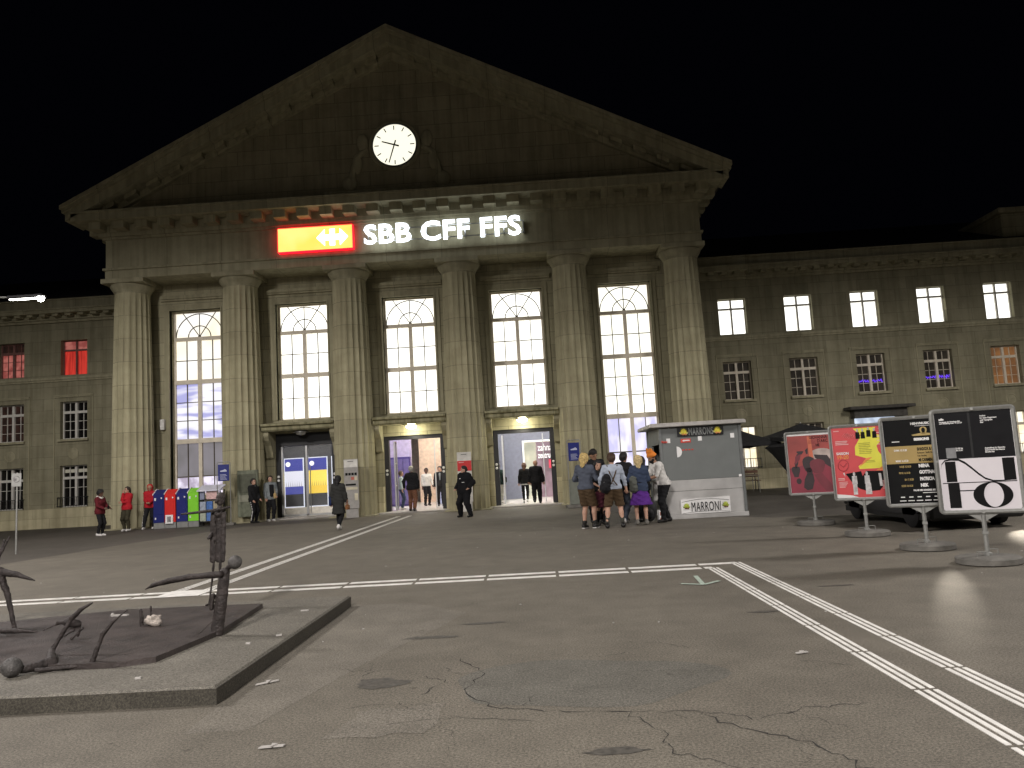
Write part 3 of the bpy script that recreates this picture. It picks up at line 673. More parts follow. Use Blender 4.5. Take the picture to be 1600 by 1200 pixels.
# ------------------------------------------------------------------ station wings
WG = 37.0
PW = emit('lit_office_window', (1, .985, .92), 1.7)
PWY = emit('lit_warm_window', (1, .86, .55), 1.15, (1, .97, .85), 1.5)
PR1 = emit('red_curtain_glow', (.62, .045, .03), .85, (.35, .02, .015), 3., .4, .65, (3, 1, .3)); PR2 = emit('pale_red_glow', (.30, .07, .06), .7, (.5, .16, .13), 3.)
PO = emit('amber_blind_glow', (.22, .10, .035), .85, (.13, .06, .025), 2.5)
PDIM = mat('curtained_dim_window', (.05, .042, .031), .6, var=.35, scale=2, spec=.15)
PBR = emit('dark_reddish_room', (.03, .013, .009), .7, (.008, .005, .004), 3.)
def wing(name, xa, xb, label, right):
    W = empty(name, ((xa+xb)/2, 40, 0), label=label, cat='station wing')
    xs = [9.6+3.1*i for i in range(9)] if right else [-22.1-3.1*i for i in range(8)]
    ops = []
    ent = 15.8
    for i, cx in enumerate(xs):
        ops += [(cx-.65, cx+.65, 7.28, 8.98), (cx-.66, cx+.66, 4.18, 5.98)]
        if right and i == 2: ops.append((cx-1.1, cx+1.1, 0, 2.7))
        else: ops.append((cx-.66, cx+.66, .95, 2.92))
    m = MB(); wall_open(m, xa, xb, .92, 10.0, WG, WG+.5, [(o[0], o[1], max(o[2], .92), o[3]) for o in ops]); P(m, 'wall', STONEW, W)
    m = MB(); wall_open(m, xa, xb, 0, .92, WG-.09, WG+.5, [(ent-1.1, ent+1.1, 0, .92)] if right else []); P(m, 'plinth', STONEP, W)
    t = MB(); t.box(xa, xb, WG-.12, WG, 7.06, 7.17); t.box(xa, xb, WG-.07, WG, 6.97, 7.06)
    for i, cx in enumerate(xs):
        if right and i == 2:
            for s in (-1, 1): a, b = sorted((cx+s*.9, cx+s*.95)); t.box(a, b, WG-.035, WG, 4.0, 6.2)
        else:
            for s in (-1, 1): a, b = sorted((cx+s*.92, cx+s*.97)); t.box(a, b, WG-.035, WG, .93, 6.2)
            t.lathe([(.25, 0), (.27, .03), (.22, .05), (.2, .03), (.08, .05), (.02, .07)], 24, T(cx, WG+.01, 3.48, 0, 90))
        t.box(cx-.97, cx+.97, WG-.05, WG, 6.2, 6.27); t.box(cx-.97, cx+.97, WG-.08, WG-.02, 6.27, 6.31)
        t.box(cx-.74, cx+.74, WG-.13, WG+.05, 4.07, 4.18)
    P(t, 'stone_trim', STONET, W)
    c = MB(); c.box(xa, xb, WG-.12, WG+.3, 9.86, 9.98); c.box(xa, xb, WG-.22, WG+.3, 9.98, 10.08); c.box(xa, xb, WG-.72, WG+.5, 10.2, 10.36); c.box(xa, xb, WG-.78, WG+.5, 10.36, 10.44); c.box(xa, xb, WG-.25, WG+.3, 10.08, 10.2)
    n = int((xb-xa)/.62)
    for i in range(n): c.box(xa+.1+i*.62, xa+.38+i*.62, WG-.62, WG-.22, 10.08, 10.2)
    c.box(xa, xb, WG-.3, WG+.5, 10.44, 10.9); c.box(xa, xb, WG-.36, WG+.5, 10.9, 10.98)
    P(c, 'cornice', STONET, W)
    r = MB(); r.prism([(WG-.2, 10.98), (WG+8, 14.2), (WG+16, 10.98)], xa, xb, 'x'); P(r, 'roof', ROOF, W)
    bk_ = MB(); bk_.box(xa, xb, WG+.5, WG+16, 0, 10.9); P(bk_, 'building_body', mat('plain_rear_plaster', (.2, .18, .14), .9), W)
    def win(cx, z0, z1, hw, frame, panes, small, tr):
        f = MB(); y = WG+.32; f_ = .05 if small else .035; mw = .055 if small else .036
        f.box(cx-hw, cx-hw+f_, y-.08, y, z0, z1); f.box(cx+hw-f_, cx+hw, y-.08, y, z0, z1); f.box(cx-hw+f_, cx+hw-f_, y-.08, y, z1-f_, z1); f.box(cx-hw+f_, cx+hw-f_, y-.08, y, z0, z0+f_)
        zt = z1-(z1-z0)*tr; f.box(cx-mw, cx+mw, y-.11, y-.004, z0+f_, z1-f_); f.box(cx-hw+f_, cx+hw-f_, y-.12, y-.006, zt-mw-.005, zt+mw+.005)
        if small:
            for s in (-1, 1):
                f.box(cx+s*hw/2-.012, cx+s*hw/2+.012, y-.05, y-.008, z0+f_, z1-f_)
            for q in (1, 2): zz = z0+(zt-z0)*q/3; f.box(cx-hw+f_, cx+hw-f_, y-.045, y-.01, zz-.011, zz+.011)
        o = P(f, 'window', frame, W)
        for (za, zb, mm) in panes: q = MB(); q.box(cx-hw+.02, cx+hw-.02, y, y+.02, za, zb); P(q, 'pane', mm, o)
        return o
    for i, cx in enumerate(xs):
        fr = mat('pale_office_frame', (.45, .43, .37), .5)
        if right: win(cx, 7.28, 8.98, .65, fr, [(7.28, 8.98, PW)], False, .27)
        else: win(cx, 7.28, 8.98, .65, mat('plum_window_frame', (.20, .10, .085), .5), [(7.28, 8.48, PR1 if i == 0 else PR2), (8.48, 8.98, PR2 if i == 0 else PBR)], i == 1, .28)
        if right:
            o = win(cx, 4.18, 5.98, .66, BEIGEP, [(4.18, 5.98, PO if i == 4 else PDIM)], True, .28)
            if i in (2, 3):
                q = MB(); rr = random.Random(i)
                for s in (-.32, .32):
                    pts = [(cx+s+.26*(t/14-.5)*2, WG+.345+.0, 4.72+.07*math.sin(t*2.1+i)+rr.uniform(-.04, .04)) for t in range(15)]
                    q.tube([(a, WG+.3, c_) for a, b_, c_ in pts], .022, 5)
                P(q, 'fairy_lights', emit('violet_fairy_lights', (.16, .06, .95), 1.0), o)
        else: win(cx, 4.18, 5.98, .66, WHITEP, [(4.18, 5.98, DKGLASS if i == 0 else PBR)], True, .28)
        if right and i == 2: continue
        if right: o = win(cx, .95, 2.92, .66, BEIGEP, [(.95, 2.92, PWY if i == 0 else (PWY if i == 4 else PDIM))], True, .3)
        else:
            o = win(cx, .95, 2.92, .66, WHITEP, [(.95, 2.92, DKGLASS)], True, .3)
            if i == 0:
                q = MB()
                for s in (-.33, .33): q.box(cx+s-.26, cx+s+.26, WG+.315, WG+.319, 2.58, 2.74)
                P(q, 'pane_reflection', emit('faint_reflection_glow', (.25, .23, .18), .8), o)  # lit reflection in the dark panes, added as faintly glowing strips
        rl_ = MB()
        for q in range(12): x = cx-.72+q*.131; rl_.box(x-.009, x+.009, WG-.1, WG-.082, .97, 1.42)
        rl_.box(cx-.74, cx+.74, WG-.11, WG-.075, 1.4, 1.43); rl_.box(cx-.74, cx+.74, WG-.11, WG-.075, 1.0, 1.03)
        for s in (-1, 1): rl_.box(cx+s*.73-.012, cx+s*.73+.012, WG-.1, WG, 1.4, 1.43)
        P(rl_, 'window_railing', BLACKF, W)
    if right:
        d = MB(); d.box(ent-1.1, ent+1.1, WG+.3, WG+.34, 0, 2.7); do = P(d, 'door', mat('dark_oak_door', (.06, .04, .025), .5), W)
        k = MB(); k.bbox(ent-1.5, ent+1.45, WG-.85, WG, 3.36, 3.5, .02); k.box(ent-1.2, ent+1.2, WG-.5, WG, 2.98, 3.36); P(k, 'canopy', mat('dark_canopy_stone', (.07, .065, .055), .9, var=.3), W)  # canopy stone in a much darker tone than the wall
        k = MB(); k.bbox(ent-1.25, ent+.55, WG-.62, WG-.5, 2.72, 2.96, .02); P(k, 'light_box', emit('cool_light_box', (.75, .85, 1.0), .95, (.35, .42, .55), 2.), W)
        k = MB(); k.bbox(22.95, 30, WG+.6, WG+6, 10.95, 12.45, .03); k.bbox(22.75, 30.2, WG+.4, WG+6.2, 12.45, 12.7, .03); P(k, 'attic_block', STONE, W)
    return W
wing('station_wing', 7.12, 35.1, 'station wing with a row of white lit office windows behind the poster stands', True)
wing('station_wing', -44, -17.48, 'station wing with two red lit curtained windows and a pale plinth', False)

# ------------------------------------------------------------------ street lamps (the left one reaches into the picture)
def street_lamp(loc, rz, label, heads, e, ht, spot=168, blend=.35, col=(1, .945, .92), aim=0):
    q = empty('street_lamp', loc, rz, label=label, cat='street lamp', group='street lamps round the square')
    b = MB(); b.lathe([(.16, 0), (.16, .06), (.1, .1), (.09, 1.2), (.075, ht+.25), (.0, ht+.3)], 14); b.build('mast', GALV, q, True)
    for k, (x0, x1) in enumerate(heads):
        b = MB(); b.tube([(0, 0, ht+.12), (x0*.6, 0, ht+.16), (x0, 0, ht+.1)], .03, 8); ao = b.build('arm', GALV, q)
        b = MB(); b.bbox(x0, x1, -.14, .14, ht+.02, ht+.13, .03); hd = b.build('lamp_head', BLACKF, q)
        if ht < 8 and k == 0: b = MB(); b.ball((x1-.1, -.03, ht), .11, 14, 10); b.build('lamp_bulb', emit('star_bright_bulb', (1, .98, .94), 60.), hd, True)
        b = MB(); b.box(x0+.05, x1-.05, -.05, .05, ht, ht+.02); b.build('lamp_lens', emit('street_lamp_lens', (1, .97, .9), 30.), hd)
        l = bpy.data.lights.new('lamp_light', 'SPOT'); l.energy = e; l.color = col; l.spot_size = rad(spot); l.spot_blend = blend; l.shadow_soft_size = .22 if ht < 8 else 1.3
        o = bpy.data.objects.new('lamp_light', l); COL.objects.link(o); o.parent = q; o.location = ((x0+x1)/2, 0, ht-.06); o.rotation_euler = (rad(aim), 0, 0)
    return q
street_lamp((-19.2, 24.0, 0), 0, 'lit street lamp reaching in from the left edge above the dark left wing roof', [(2.75, 3.9), (.7, 2.3)], 190, 7.75)
street_lamp((-17, 10, 0), 60, 'tall street lamp out of view on the left side of the square', [(1.2, 2.3)], 9400, 12.8, 180, .3)
street_lamp((19.5, 12, 0), 150, 'street lamp out of view on the right side of the square', [(1.2, 2.3)], 8200, 10.8, 180, .3)
street_lamp((-5.5, -11, 0), 40, 'street lamp standing on the square behind the viewer', [(1.2, 2.3)], 18300, 10.2, 180, .3)

# ------------------------------------------------------------------ chestnut kiosk
kx0, kx1, ky0, ky1 = 3.18, 5.32, 20.7, 22.9
ks = empty('chestnut_kiosk', ((kx0+kx1)/2, 21.8, 0), label='grey metal chestnut stall with MARRONS and MARRONI signs in front of the last column', cat='kiosk')
KGR = mat('grey_painted_panel', (.150, .160, .153), .42, var=.07, scale=3, spec=.5); KAL = mat('brushed_aluminium', (.56, .55, .53), .33, .45, var=.2, scale=1.6)
b = MB(); b.box(kx0+.02, kx1-.02, ky0+.03, ky1, .06, 1.0); b.box(kx0+.02, kx1-.02, ky1-.05, ky1, 1.0, 2.38); b.box(kx1-.06, kx1-.02, ky0+.03, ky1, 1.0, 2.38); b.box(kx0+.02, kx0+.06, ky0+.03, ky1, 1.95, 2.38); b.box(kx0+.02, kx0+.06, ky1-.8, ky1, 1.0, 1.95); P(b, 'body', mat('dark_kiosk_side', (.10, .115, .11), .4, var=.25, scale=5), ks)
b = MB(); b.bbox(kx0+.05, kx1-.08, ky0-.02, ky0+.03, 1.0, 2.37, .006); sh = P(b, 'shutter', KGR, ks)
b = MB(); b.bbox(kx0+.03, kx1-.0, ky0-.015, ky0+.03, .72, 1.0, .006); b.bbox(kx0+.03, kx1, ky0-.012, ky0+.03, .12, .712, .006); b.bbox(kx0, kx1+.02, ky0-.04, ky0+.03, .0, .12, .012); P(b, 'aluminium_front', KAL, ks)
b = MB()
for x in (kx0, kx1-.08): b.bbox(x, x+.08, ky0-.035, ky0+.05, .1, 2.38, .012)
b.bbox(kx0, kx0+.08, ky1-.08, ky1+.02, 0, 2.38, .01); [P(q, 'corner_post', mat('dull_aluminium', (.20, .21, .205), .4, .5), ks) for q in b.pieces()]
b = MB(); b.bbox(kx0-.24, kx1+.1, ky0-.2, ky1+.15, 2.38, 2.475, .015); b.box(kx0-.2, kx1+.06, ky0-.16, ky1+.1, 2.475, 2.49); P(b, 'roof', mat('pale_roof_edge', (.46, .44, .41), .4, .3), ks)
b = MB(); b.bbox(kx0-.28, kx0+.06, ky0+.12, ky1-.8, .98, 1.03, .008); b.box(kx0-.2, kx0+.0, ky0+.3, ky0+.34, .5, .98); P(b, 'counter_shelf', KAL, ks)
def chestnut(mb, leafmb, nutmb, cx, cz, r, y):
    mb.ball((cx, y, cz), (r, .02, r*.85), 12, 7)
    for a in range(14): t = 2*math.pi*a/14; mb.prism([(-.012, r*.7), (.012, r*.7), (0, r*1.25)], y-.006, y+.006, 'y', T(cx, 0, cz) @ Matrix.Rotation(t, 4, 'Y'))
    for s in (-1, 1): leafmb.prism([(cx+s*r*.5, cz-r*1.0), (cx+s*r*1.3, cz-r*.75), (cx+s*r*1.55, cz-r*.1), (cx+s*r*.9, cz-r*.3)], y+.004, y+.008, 'y')
    nutmb.ball((cx-r*.3, y-.012, cz-r*.95), (r*.5, .015, r*.32), 10, 6); nutmb.ball((cx+r*.6, y-.012, cz-r*1.0), (r*.45, .015, r*.3), 10, 6)
GRN = mat('chestnut_husk_green', (.36, .42, .05), .6, var=.3, scale=30); YEL = mat('chestnut_husk_yellow', (.72, .62, .06), .6, var=.3, scale=30); NUT = mat('chestnut_brown', (.16, .06, .03), .5, var=.3); LEAF = mat('chestnut_leaf', (.22, .30, .05), .6, var=.3); LEAFY = mat('pale_leaf', (.6, .58, .2), .6, var=.3); NUTO = mat('orange_nut', (.55, .22, .08), .5, var=.3)
b = MB(); b.bbox(3.66, 4.86, ky0-.05, ky0-.022, 2.12, 2.345, .004); s1 = P(b, 'top_sign', BLACKF, ks)
b = MB(); b.text('MARRONS', .185, T(3.95, ky0-.056, 2.145), fit=.64, bold=.004, space=1.08); P(b, 'lettering', mat('grey_sign_lettering', (.22, .23, .22), .6), s1)
a_, l_, n_ = MB(), MB(), MB()
for cx in (3.83, 4.70): chestnut(a_, l_, n_, cx, 2.245, .075, ky0-.058)
P(a_, 'husk_picture', YEL, s1); P(l_, 'leaf_picture', LEAFY, s1); P(n_, 'nut_picture', NUTO, s1)
b = MB(); n0 = 16; arc = [(3.62+1.26*i/n0, .395+.11*math.sin(math.pi*i/n0)) for i in range(n0+1)]
b.prism([(3.62, .13), (4.88, .13), (4.88, .53), (3.62, .50)], ky0-.04, ky0-.018, 'y'); s2 = P(b, 'bottom_sign', WHITEB, ks)
b = MB(); b.text('MARRONI', .235, T(3.87, ky0-.05, .185), fit=.76, bold=0., space=1.12); b.tube([(x, ky0-.042, z-.0) for x, z in [(3.64+1.22*i/14, .43+.06*math.sin(math.pi*i/14)) for i in range(15)]], .005, 5); b.tube([(x, ky0-.042, z) for x, z in [(3.64+1.22*i/14, .145+.03*math.sin(math.pi*i/14)) for i in range(15)]], .004, 5); P(b, 'lettering', BLACKB, s2)
a_, l_, n_ = MB(), MB(), MB()
for cx in (3.755, 4.755): chestnut(a_, l_, n_, cx, .33, .062, ky0-.048)
P(a_, 'husk_picture', GRN, s2); P(l_, 'leaf_picture', LEAF, s2); P(n_, 'nut_picture', NUT, s2)
b = MB()
for x, z in ((3.42, 2.03), (4.24, 2.05), (5.08, 2.08), (5.2, 1.04)): b.box(x-.05, x+.05, ky0-.03, ky0-.02, z-.06, z+.06) if z > 1.5 else b.box(x-.035, x+.035, ky0-.03, ky0-.02, z-.03, z+.03)
b.prism([(3.62+.13*math.sin(rad(a)), 1.73+.14*math.cos(rad(a))) for a in range(0, 181, 12)], ky0-.03, ky0-.02, 'y'); [P(q, 'sticker', WHITEB, sh) for q in b.pieces()]
b = MB(); b.bbox(3.74, 4.0, ky0-.03, ky0-.02, 1.96, 2.06, .003); b.text('Maroni', .06, T(3.24, ky0-.04, 1.98), sx=.6, bold=.003)
for i in range(4): b.box(3.76+.08*i, 3.81+.08*i, ky0-.028, ky0-.02, 1.76, 1.79)
P(b, 'red_sticker', mat('red_sticker', (.6, .06, .04), .5), sh)
b = MB(); b.prism([(3.77, 2.01), (3.83, 1.985), (3.83, 2.0), (3.97, 2.0), (3.97, 2.03), (3.83, 2.03), (3.83, 2.04)], ky0-.034, ky0-.03, 'y'); P(b, 'arrow_mark', WHITEB, sh)
q = empty('small_carton', (3.02, 20.2, 0), 12, label='small white and red carton standing at the feet of the man in the orange hat', cat='box')
b = MB(); b.bbox(-.08, .08, -.07, .07, 0, .3, .006); b.build('carton', WHITEB, q); b = MB(); b.box(-.055, .055, -.074, -.07, .05, .11); b.box(-.055, .055, -.074, -.07, .16, .25); b.build('print', mat('brown_carton_print', (.3, .1, .06), .6), q)
q = empty('dark_rucksack', (2.78, 20.6, 0), -20, label='black rucksack on the ground between the purple skirt and the stall', cat='bag')
b = MB(); b.ball((0, 0, .3), (.2, .17, .31), 16, 12); b.ball((0, -.13, .2), (.15, .09, .16), 12, 8); b.build('sack', mat('black_nylon', (.016, .016, .018), .7, var=.3), q, True); b = MB(); b.tube([(-.08, .05, .58), (-.05, .05, .66), (.05, .05, .66), (.08, .05, .58)], .014, 6); b.build('grab_loop', BLACKC, q)

# ------------------------------------------------------------------ poster stands
def poster_stand(x, y, rz, label):
    q = empty('poster_stand', (x, y, 0), -rz, label=label, cat='poster stand', group='poster stands along the road')
    b = MB(); b.lathe([(.34, 0), (.375, .012), (.375, .075), (.355, .09), (.06, .1), (0, .1)], 36); b.build('base', CONC, q, True)
    b = MB()
    for s in (-1, 1): b.tube([(s*.09-.05, .16*s, .09), (s*.09-.05, .16*s, .16), (s*.09+.05, .16*s, .16), (s*.09+.05, .16*s, .09)], .008, 6)
    b.build('lifting_handle', GALV, q)
    b = MB(); b.tube([(0, 0, .09), (0, 0, .66)], .028, 12); b.lathe([(.05, .1), (.05, .13), (.03, .14)], 14); b.bbox(-.034, .034, -.034, .034, .36, .4, .004); b.build('pole', GALV, q)
    b = MB(); b.prism([(-.2, .63), (.2, .63), (.03, .53), (-.03, .53)], -.008, .008, 'y'); b.build('gusset', GALV, q)
    H0, H1, HW = .62, 1.975, .485; b = MB()
    def rr(hw, z0, z1, r):
        out = []
        for cx, cz, a0 in ((hw-r, z1-r, 0), (-hw+r, z1-r, 90), (-hw+r, z0+r, 180), (hw-r, z0+r, 270)):
            out += [(cx+r*math.cos(rad(a0+15*i)), cz+r*math.sin(rad(a0+15*i))) for i in range(7)]
        return out
    A = rr(HW, H0, H1, .06); I = rr(HW-.05, H0+.05, H1-.05, .03); n = len(A); vs = []
    for yy, l in ((-.04, A), (-.055, [((a[0]*.6+i[0]*.4), (a[1]*.6+i[1]*.4)) for a, i in zip(A, I)]), (-.04, I), (.04, I), (.04, A)): vs += [(p[0], yy, p[1]) for p in l]
    fs = []
    for k in range(5): fs += [(k*n+i, k*n+(i+1) % n, ((k+1) % 5)*n+(i+1) % n, ((k+1) % 5)*n+i) for i in range(n)]
    b.mesh(vs, fs)
    for z in (H0+.025, H1-.025): b.lathe([(.02, 0), (.02, .01)], 10, T(0, -.055, z, 0, 90))
    for s in (-1, 1): b.lathe([(.016, 0), (.016, .01)], 10, T(s*(HW-.025), -.055, 1.3, 0, 90))
    fr = b.build('frame', GALV, q, True)
    b = MB(); b.box(-HW+.045, HW-.045, -.02, .02, H0+.045, H1-.045); b.build('back_board', WHITEB, q)
    return q
YF = -.0215
class Art:
    """flat artwork on a poster: unit square 0..1 x 0..1 (top = 1), layered a hair apart"""
    def __init__(s, q): s.q = q; s.k = 0; s.x0, s.x1, s.z0, s.z1 = -.43, .43, .675, 1.92
    def P(s, x, z): return (s.x0+(s.x1-s.x0)*x, s.z0+(s.z1-s.z0)*z)
    def y(s): s.k += 1; return YF-.0007*s.k
    def poly(s, nm, m, *polys):
        b = MB(); y = s.y()
        for p in polys: b.prism([s.P(*a) for a in p], y, y+.0006, 'y')
        return b.build(nm, m, s.q)
    def rect(s, nm, m, *rs): return s.poly(nm, m, *[[(a, c), (b, c), (b, d), (a, d)] for a, b, c, d in rs])
    def text(s, nm, m, *ts):
        b = MB(); y = s.y()
        for (tx, x, z, h, sx, bo) in ts: px, pz = s.P(x, z); b.text(tx, h*(s.z1-s.z0), T(px, y, pz), sx=sx, bold=bo, depth=.0003)
        return b.build(nm, m, s.q)
    def blob(s, cx, cz, rx, rz, n=20, wob=0., ph=0): return [(cx+rx*math.cos(2*math.pi*i/n)*(1+wob*math.sin(3*2*math.pi*i/n+ph)), cz+rz*math.sin(2*math.pi*i/n)*(1+wob*math.cos(2*2*math.pi*i/n+ph))) for i in range(n)]
def lines(a, x, z, w, n, dz, h, seed):
    r = random.Random(seed); return [(x, x+w*r.uniform(.65, 1), z-i*dz, z-i*dz+h) for i in range(n)]
# 1: red theatre poster
q = poster_stand(5.77, 17.0, 20, 'poster stand with a red theatre poster of dark figures, farthest of the row'); a = Art(q)
RGRAD = mat('red_theatre_print', (.33, .05, .04), .5, var=.35, scale=1.6); DKR = mat('dark_wine_print', (.16, .018, .03), .5, var=.3, scale=2.5); BLKR = mat('black_figure_print', (.025, .012, .014), .5, var=.4, scale=4); PALE = mat('pale_smoke_print', (.45, .36, .32), .5, var=.4, scale=4); ORG = mat('orange_beam_print', (.55, .13, .06), .5, var=.2)
a.rect('poster_paper', RGRAD, (0, 1, 0, .97)); a.poly('lower_field', mat('crimson_print', (.24, .022, .042), .5, var=.2, scale=2), [(0, 0), (1, 0), (1, .45), (.6, .5), (0, .42)])
a.poly('pale_smoke', PALE, a.blob(.78, .62, .22, .14, wob=.15)); a.poly('beam', ORG, [(.47, .95), (.56, .95), (.58, .6), (.49, .52)])
a.poly('figure_print', BLKR, a.blob(.46, .48, .14, .15, wob=.1), [(.38, .42), (.55, .42), (.52, .3), (.41, .3)], [(.4, .32), (.54, .32), (.56, .2), (.5, .06), (.38, .04), (.3, .09), (.33, .22)], a.blob(.28, .68, .07, .04, wob=.3), [(.2, .66), (.25, .66), (.22, .5), (.15, .4), (.13, .5)], a.blob(.15, .36, .09, .12, wob=.25), a.blob(.2, .2, .06, .05), [(.4, .72), (.47, .76), (.46, .66), (.42, .65)], [(.6, .64), (.9, .62), (1, .5), (.98, .4), (.78, .5), (.62, .58)])
a.poly('figure_shade', DKR, a.blob(.66, .44, .17, .14, wob=.12), [(.56, .3), (.75, .32), (.98, .1), (.98, .02), (.8, .02), (.66, .16)], [(.16, .62), (.3, .66), (.26, .56), (.14, .48)])
a.text('title_lettering', BLACKB, ('GIOVANNA', .52, .905, .052, .72, .001), ("D'ARC", .70, .84, .052, .78, .001), ('HE', .66, .775, .045, .75, .003))
a.rect('small_print', mat('maroon_print', (.2, .02, .02), .6), *lines(a, .5, .87, .16, 3, .02, .006, 1), *lines(a, .58, .78, .06, 2, .02, .006, 2))
# 2: red and yellow season poster
q = poster_stand(5.73, 14.3, 20, 'poster stand with a red and yellow season poster showing a small band'); a = Art(q)
PRED = mat('coral_red_print', (.58, .055, .06), .5, var=.05); PYEL = mat('acid_yellow_print', (.72, .68, .05), .5, var=.05); GRY = mat('grey_photo_print', (.22, .21, .21), .5, var=.5, scale=14); GRYL = mat('pale_photo_print', (.5, .48, .47), .5, var=.3, scale=20); DRED = mat('deep_red_print', (.30, .02, .03), .5); PORG = mat('orange_print', (.75, .24, .05), .5, var=.15)
a.rect('poster_paper', PRED, (0, 1, 0, 1)); a.poly('yellow_cloud', PYEL, [(.42, .98), (.85, .985), (.8, .9), (.95, .86), (.92, .78), (.84, .72), (.86, .64), (.9, .6), (1, .6), (1, .4), (.92, .4), (.48, .40), (.46, .44), (.66, .54), (.42, .6), (.43, .72), (.5, .8), (.56, .88)])
a.poly('orange_wedge', PORG, [(.62, .55), (.74, .56), (.5, .44), (.44, .4)], [(.98, .46), (1, .37), (.78, .37)])
def band(cx, cz, s): return [[(cx-.045*s, cz), (cx+.045*s, cz), (cx+.04*s, cz+.1*s), (cx-.04*s, cz+.1*s)], a.blob(cx, cz+.125*s, .02*s, .026*s, 12)]
a.poly('dark_photo', BLACKB, *[p for cx in (.50, .60, .71, .82) for p in band(cx, .83+.02*((cx*10) % 2 > 1), .95)], [(.2, .34), (.5, .37), (.52, .3), (.6, .37), (.92, .36), (.9, .16), (.82, .09), (.6, .08), (.45, .12), (.34, .18)])
a.poly('grey_photo', GRYL, *[p for cx in (.36, .6) for p in band(cx, .19, 1.15)], [(.32, .2), (.4, .2), (.4, .04), (.32, .04)], [(.56, .2), (.66, .2), (.67, .04), (.55, .04)], [(.82, .33), (.87, .33), (.88, .15), (.83, .15)], [(.15, .35), (.18, .36), (.19, .3)])
a.poly('face_print', GRYL, *[a.blob(cx, .95+.02*((cx*10) % 2 > 1), .018, .022, 10) for cx in (.50, .60, .71, .82)])
a.text('season_lettering', WHITEB, ('SAISON', .06, .615, .035, .95, .002)); a.text('year_lettering', PORG, ('19-20', .06, .555, .05, .95, .004))
a.rect('small_print', mat('pale_pink_print', (.75, .45, .43), .6), *lines(a, .04, .95, .15, 1, .02, .01, 3), *lines(a, .06, .8, .32, 3, .022, .011, 4), *lines(a, .05, .27, .14, 2, .02, .01, 5), *lines(a, .06, .22, .18, 5, .018, .008, 6), *lines(a, .9, .95, .09, 1, .02, .01, 7), *lines(a, .86, .9, .13, 4, .055, .009, 8), *lines(a, .88, .22, .1, 7, .018, .008, 9))
a.rect('yellow_small_print', mat('olive_print', (.3, .28, .03), .6), *lines(a, .5, .76, .26, 7, .024, .008, 10), *lines(a, .6, .51, .22, 2, .02, .006, 11))
for k_, (cx, cz) in enumerate(((.17, .46),)):
    b = MB(); y = a.y(); P0 = a.P(cx, cz); b.tube([(P0[0]+.085*math.cos(t)*(1+.1*math.sin(2*t)), y, P0[1]+.1*math.sin(t)) for t in [i*2*math.pi/20 for i in range(21)]], .005, 5); b.tube([(P0[0]-.05, y, P0[1]+.02), (P0[0], y, P0[1]-.03), (P0[0]+.06, y, P0[1]+.04)], .005, 5); b.build('scribble_print', DRED, q)
b = MB(); y = a.y()
for i in range(5): p0 = a.P(.2+.03*i, .90-.01*i); b.tube([(p0[0], y, p0[1]-.03), (p0[0]+.05, y, p0[1]+.03), (p0[0]+.07, y, p0[1]-.02), (p0[0]+.1, y, p0[1]+.035)], .003, 5)
b.build('script_lettering', mat('salmon_print', (.7, .25, .24), .6), q)
a.poly('white_corner', WHITEB, [(0, 0), (.42, 0), (.3, .03), (0, .055)])
# 3: black and gold concert poster
q = poster_stand(5.66, 12.0, 20, 'poster stand with a black concert poster with a gold band of names'); a = Art(q)
GOLD = mat('dull_gold_print', (.36, .25, .075), .5, var=.08); GOLDT = mat('gold_lettering', (.42, .30, .10), .5)
a.rect('poster_paper', BLACKB, (0, 1, 0, 1)); a.rect('gold_band', GOLD, (0, 1, .475, .685))
a.text('heading_lettering', WHITEB, ('HENVMUSIC', .44, .935, .026, 1.0, .002), ('SESSIONS', .47, .745, .028, .95, .004))
a.poly('crest_print', GOLDT, a.blob(.63, .86, .055, .05, 16, .1), [(.46, .80), (.8, .80), (.82, .815), (.68, .83), (.63, .845), (.58, .83), (.44, .815)])
a.poly('crest_hollow', BLACKB, a.blob(.63, .865, .03, .03, 12), [(.6, .835), (.66, .835), (.63, .85)])
a.text('artist_lettering', BLACKB, ('SHADOX & FRIENDS', .5, .625, .034, .60, .003), ('Romanoe / Sedlin Blue', .5, .588, .020, .66, .001), ('Ken Hensley', .5, .552, .020, .66, .001), ('MI CARMEN FLAMENCO', .51, .495, .034, .56, .003))
a.text('names_lettering', WHITEB, ('NENA', .5, .425, .036, .78, .004), ('GOTTHARD', .5, .35, .036, .72, .004), ('PATRICIA KAAS', .5, .27, .036, .68, .004), ('NEK', .5, .195, .036, .78, .004), ('PALAIS DES CONGRES, BIEL / BIENNE', .38, .145, .018, .75, .002))
a.text('date_lettering', GOLDT, ('DO/JE 15.10.20', .2, .428, .022, .62, .001), ('FR/VE 16.10.20', .18, .353, .022, .62, .001), ('SA 17.10.20', .26, .273, .022, .62, .001), ('SO/DI 18.10.20', .2, .198, .022, .62, .001))
a.text('band_dates_lettering', WHITEB, ('DI/MA 15.10.20', .14, .625, .022, .68, .001), ('MI/ME 16.10.20', .15, .497, .022, .68, .001))
a.rect('sponsor_print', WHITEB, (.5, .74, .915, .92), (.52, .8, .118, .126), *[(.17+.13*i, .235+.13*i, .07, .082) for i in range(6)], *[(.15+.13*i, .25+.13*i, .028, .038) for i in range(6)], (.12, .24, .735, .745))
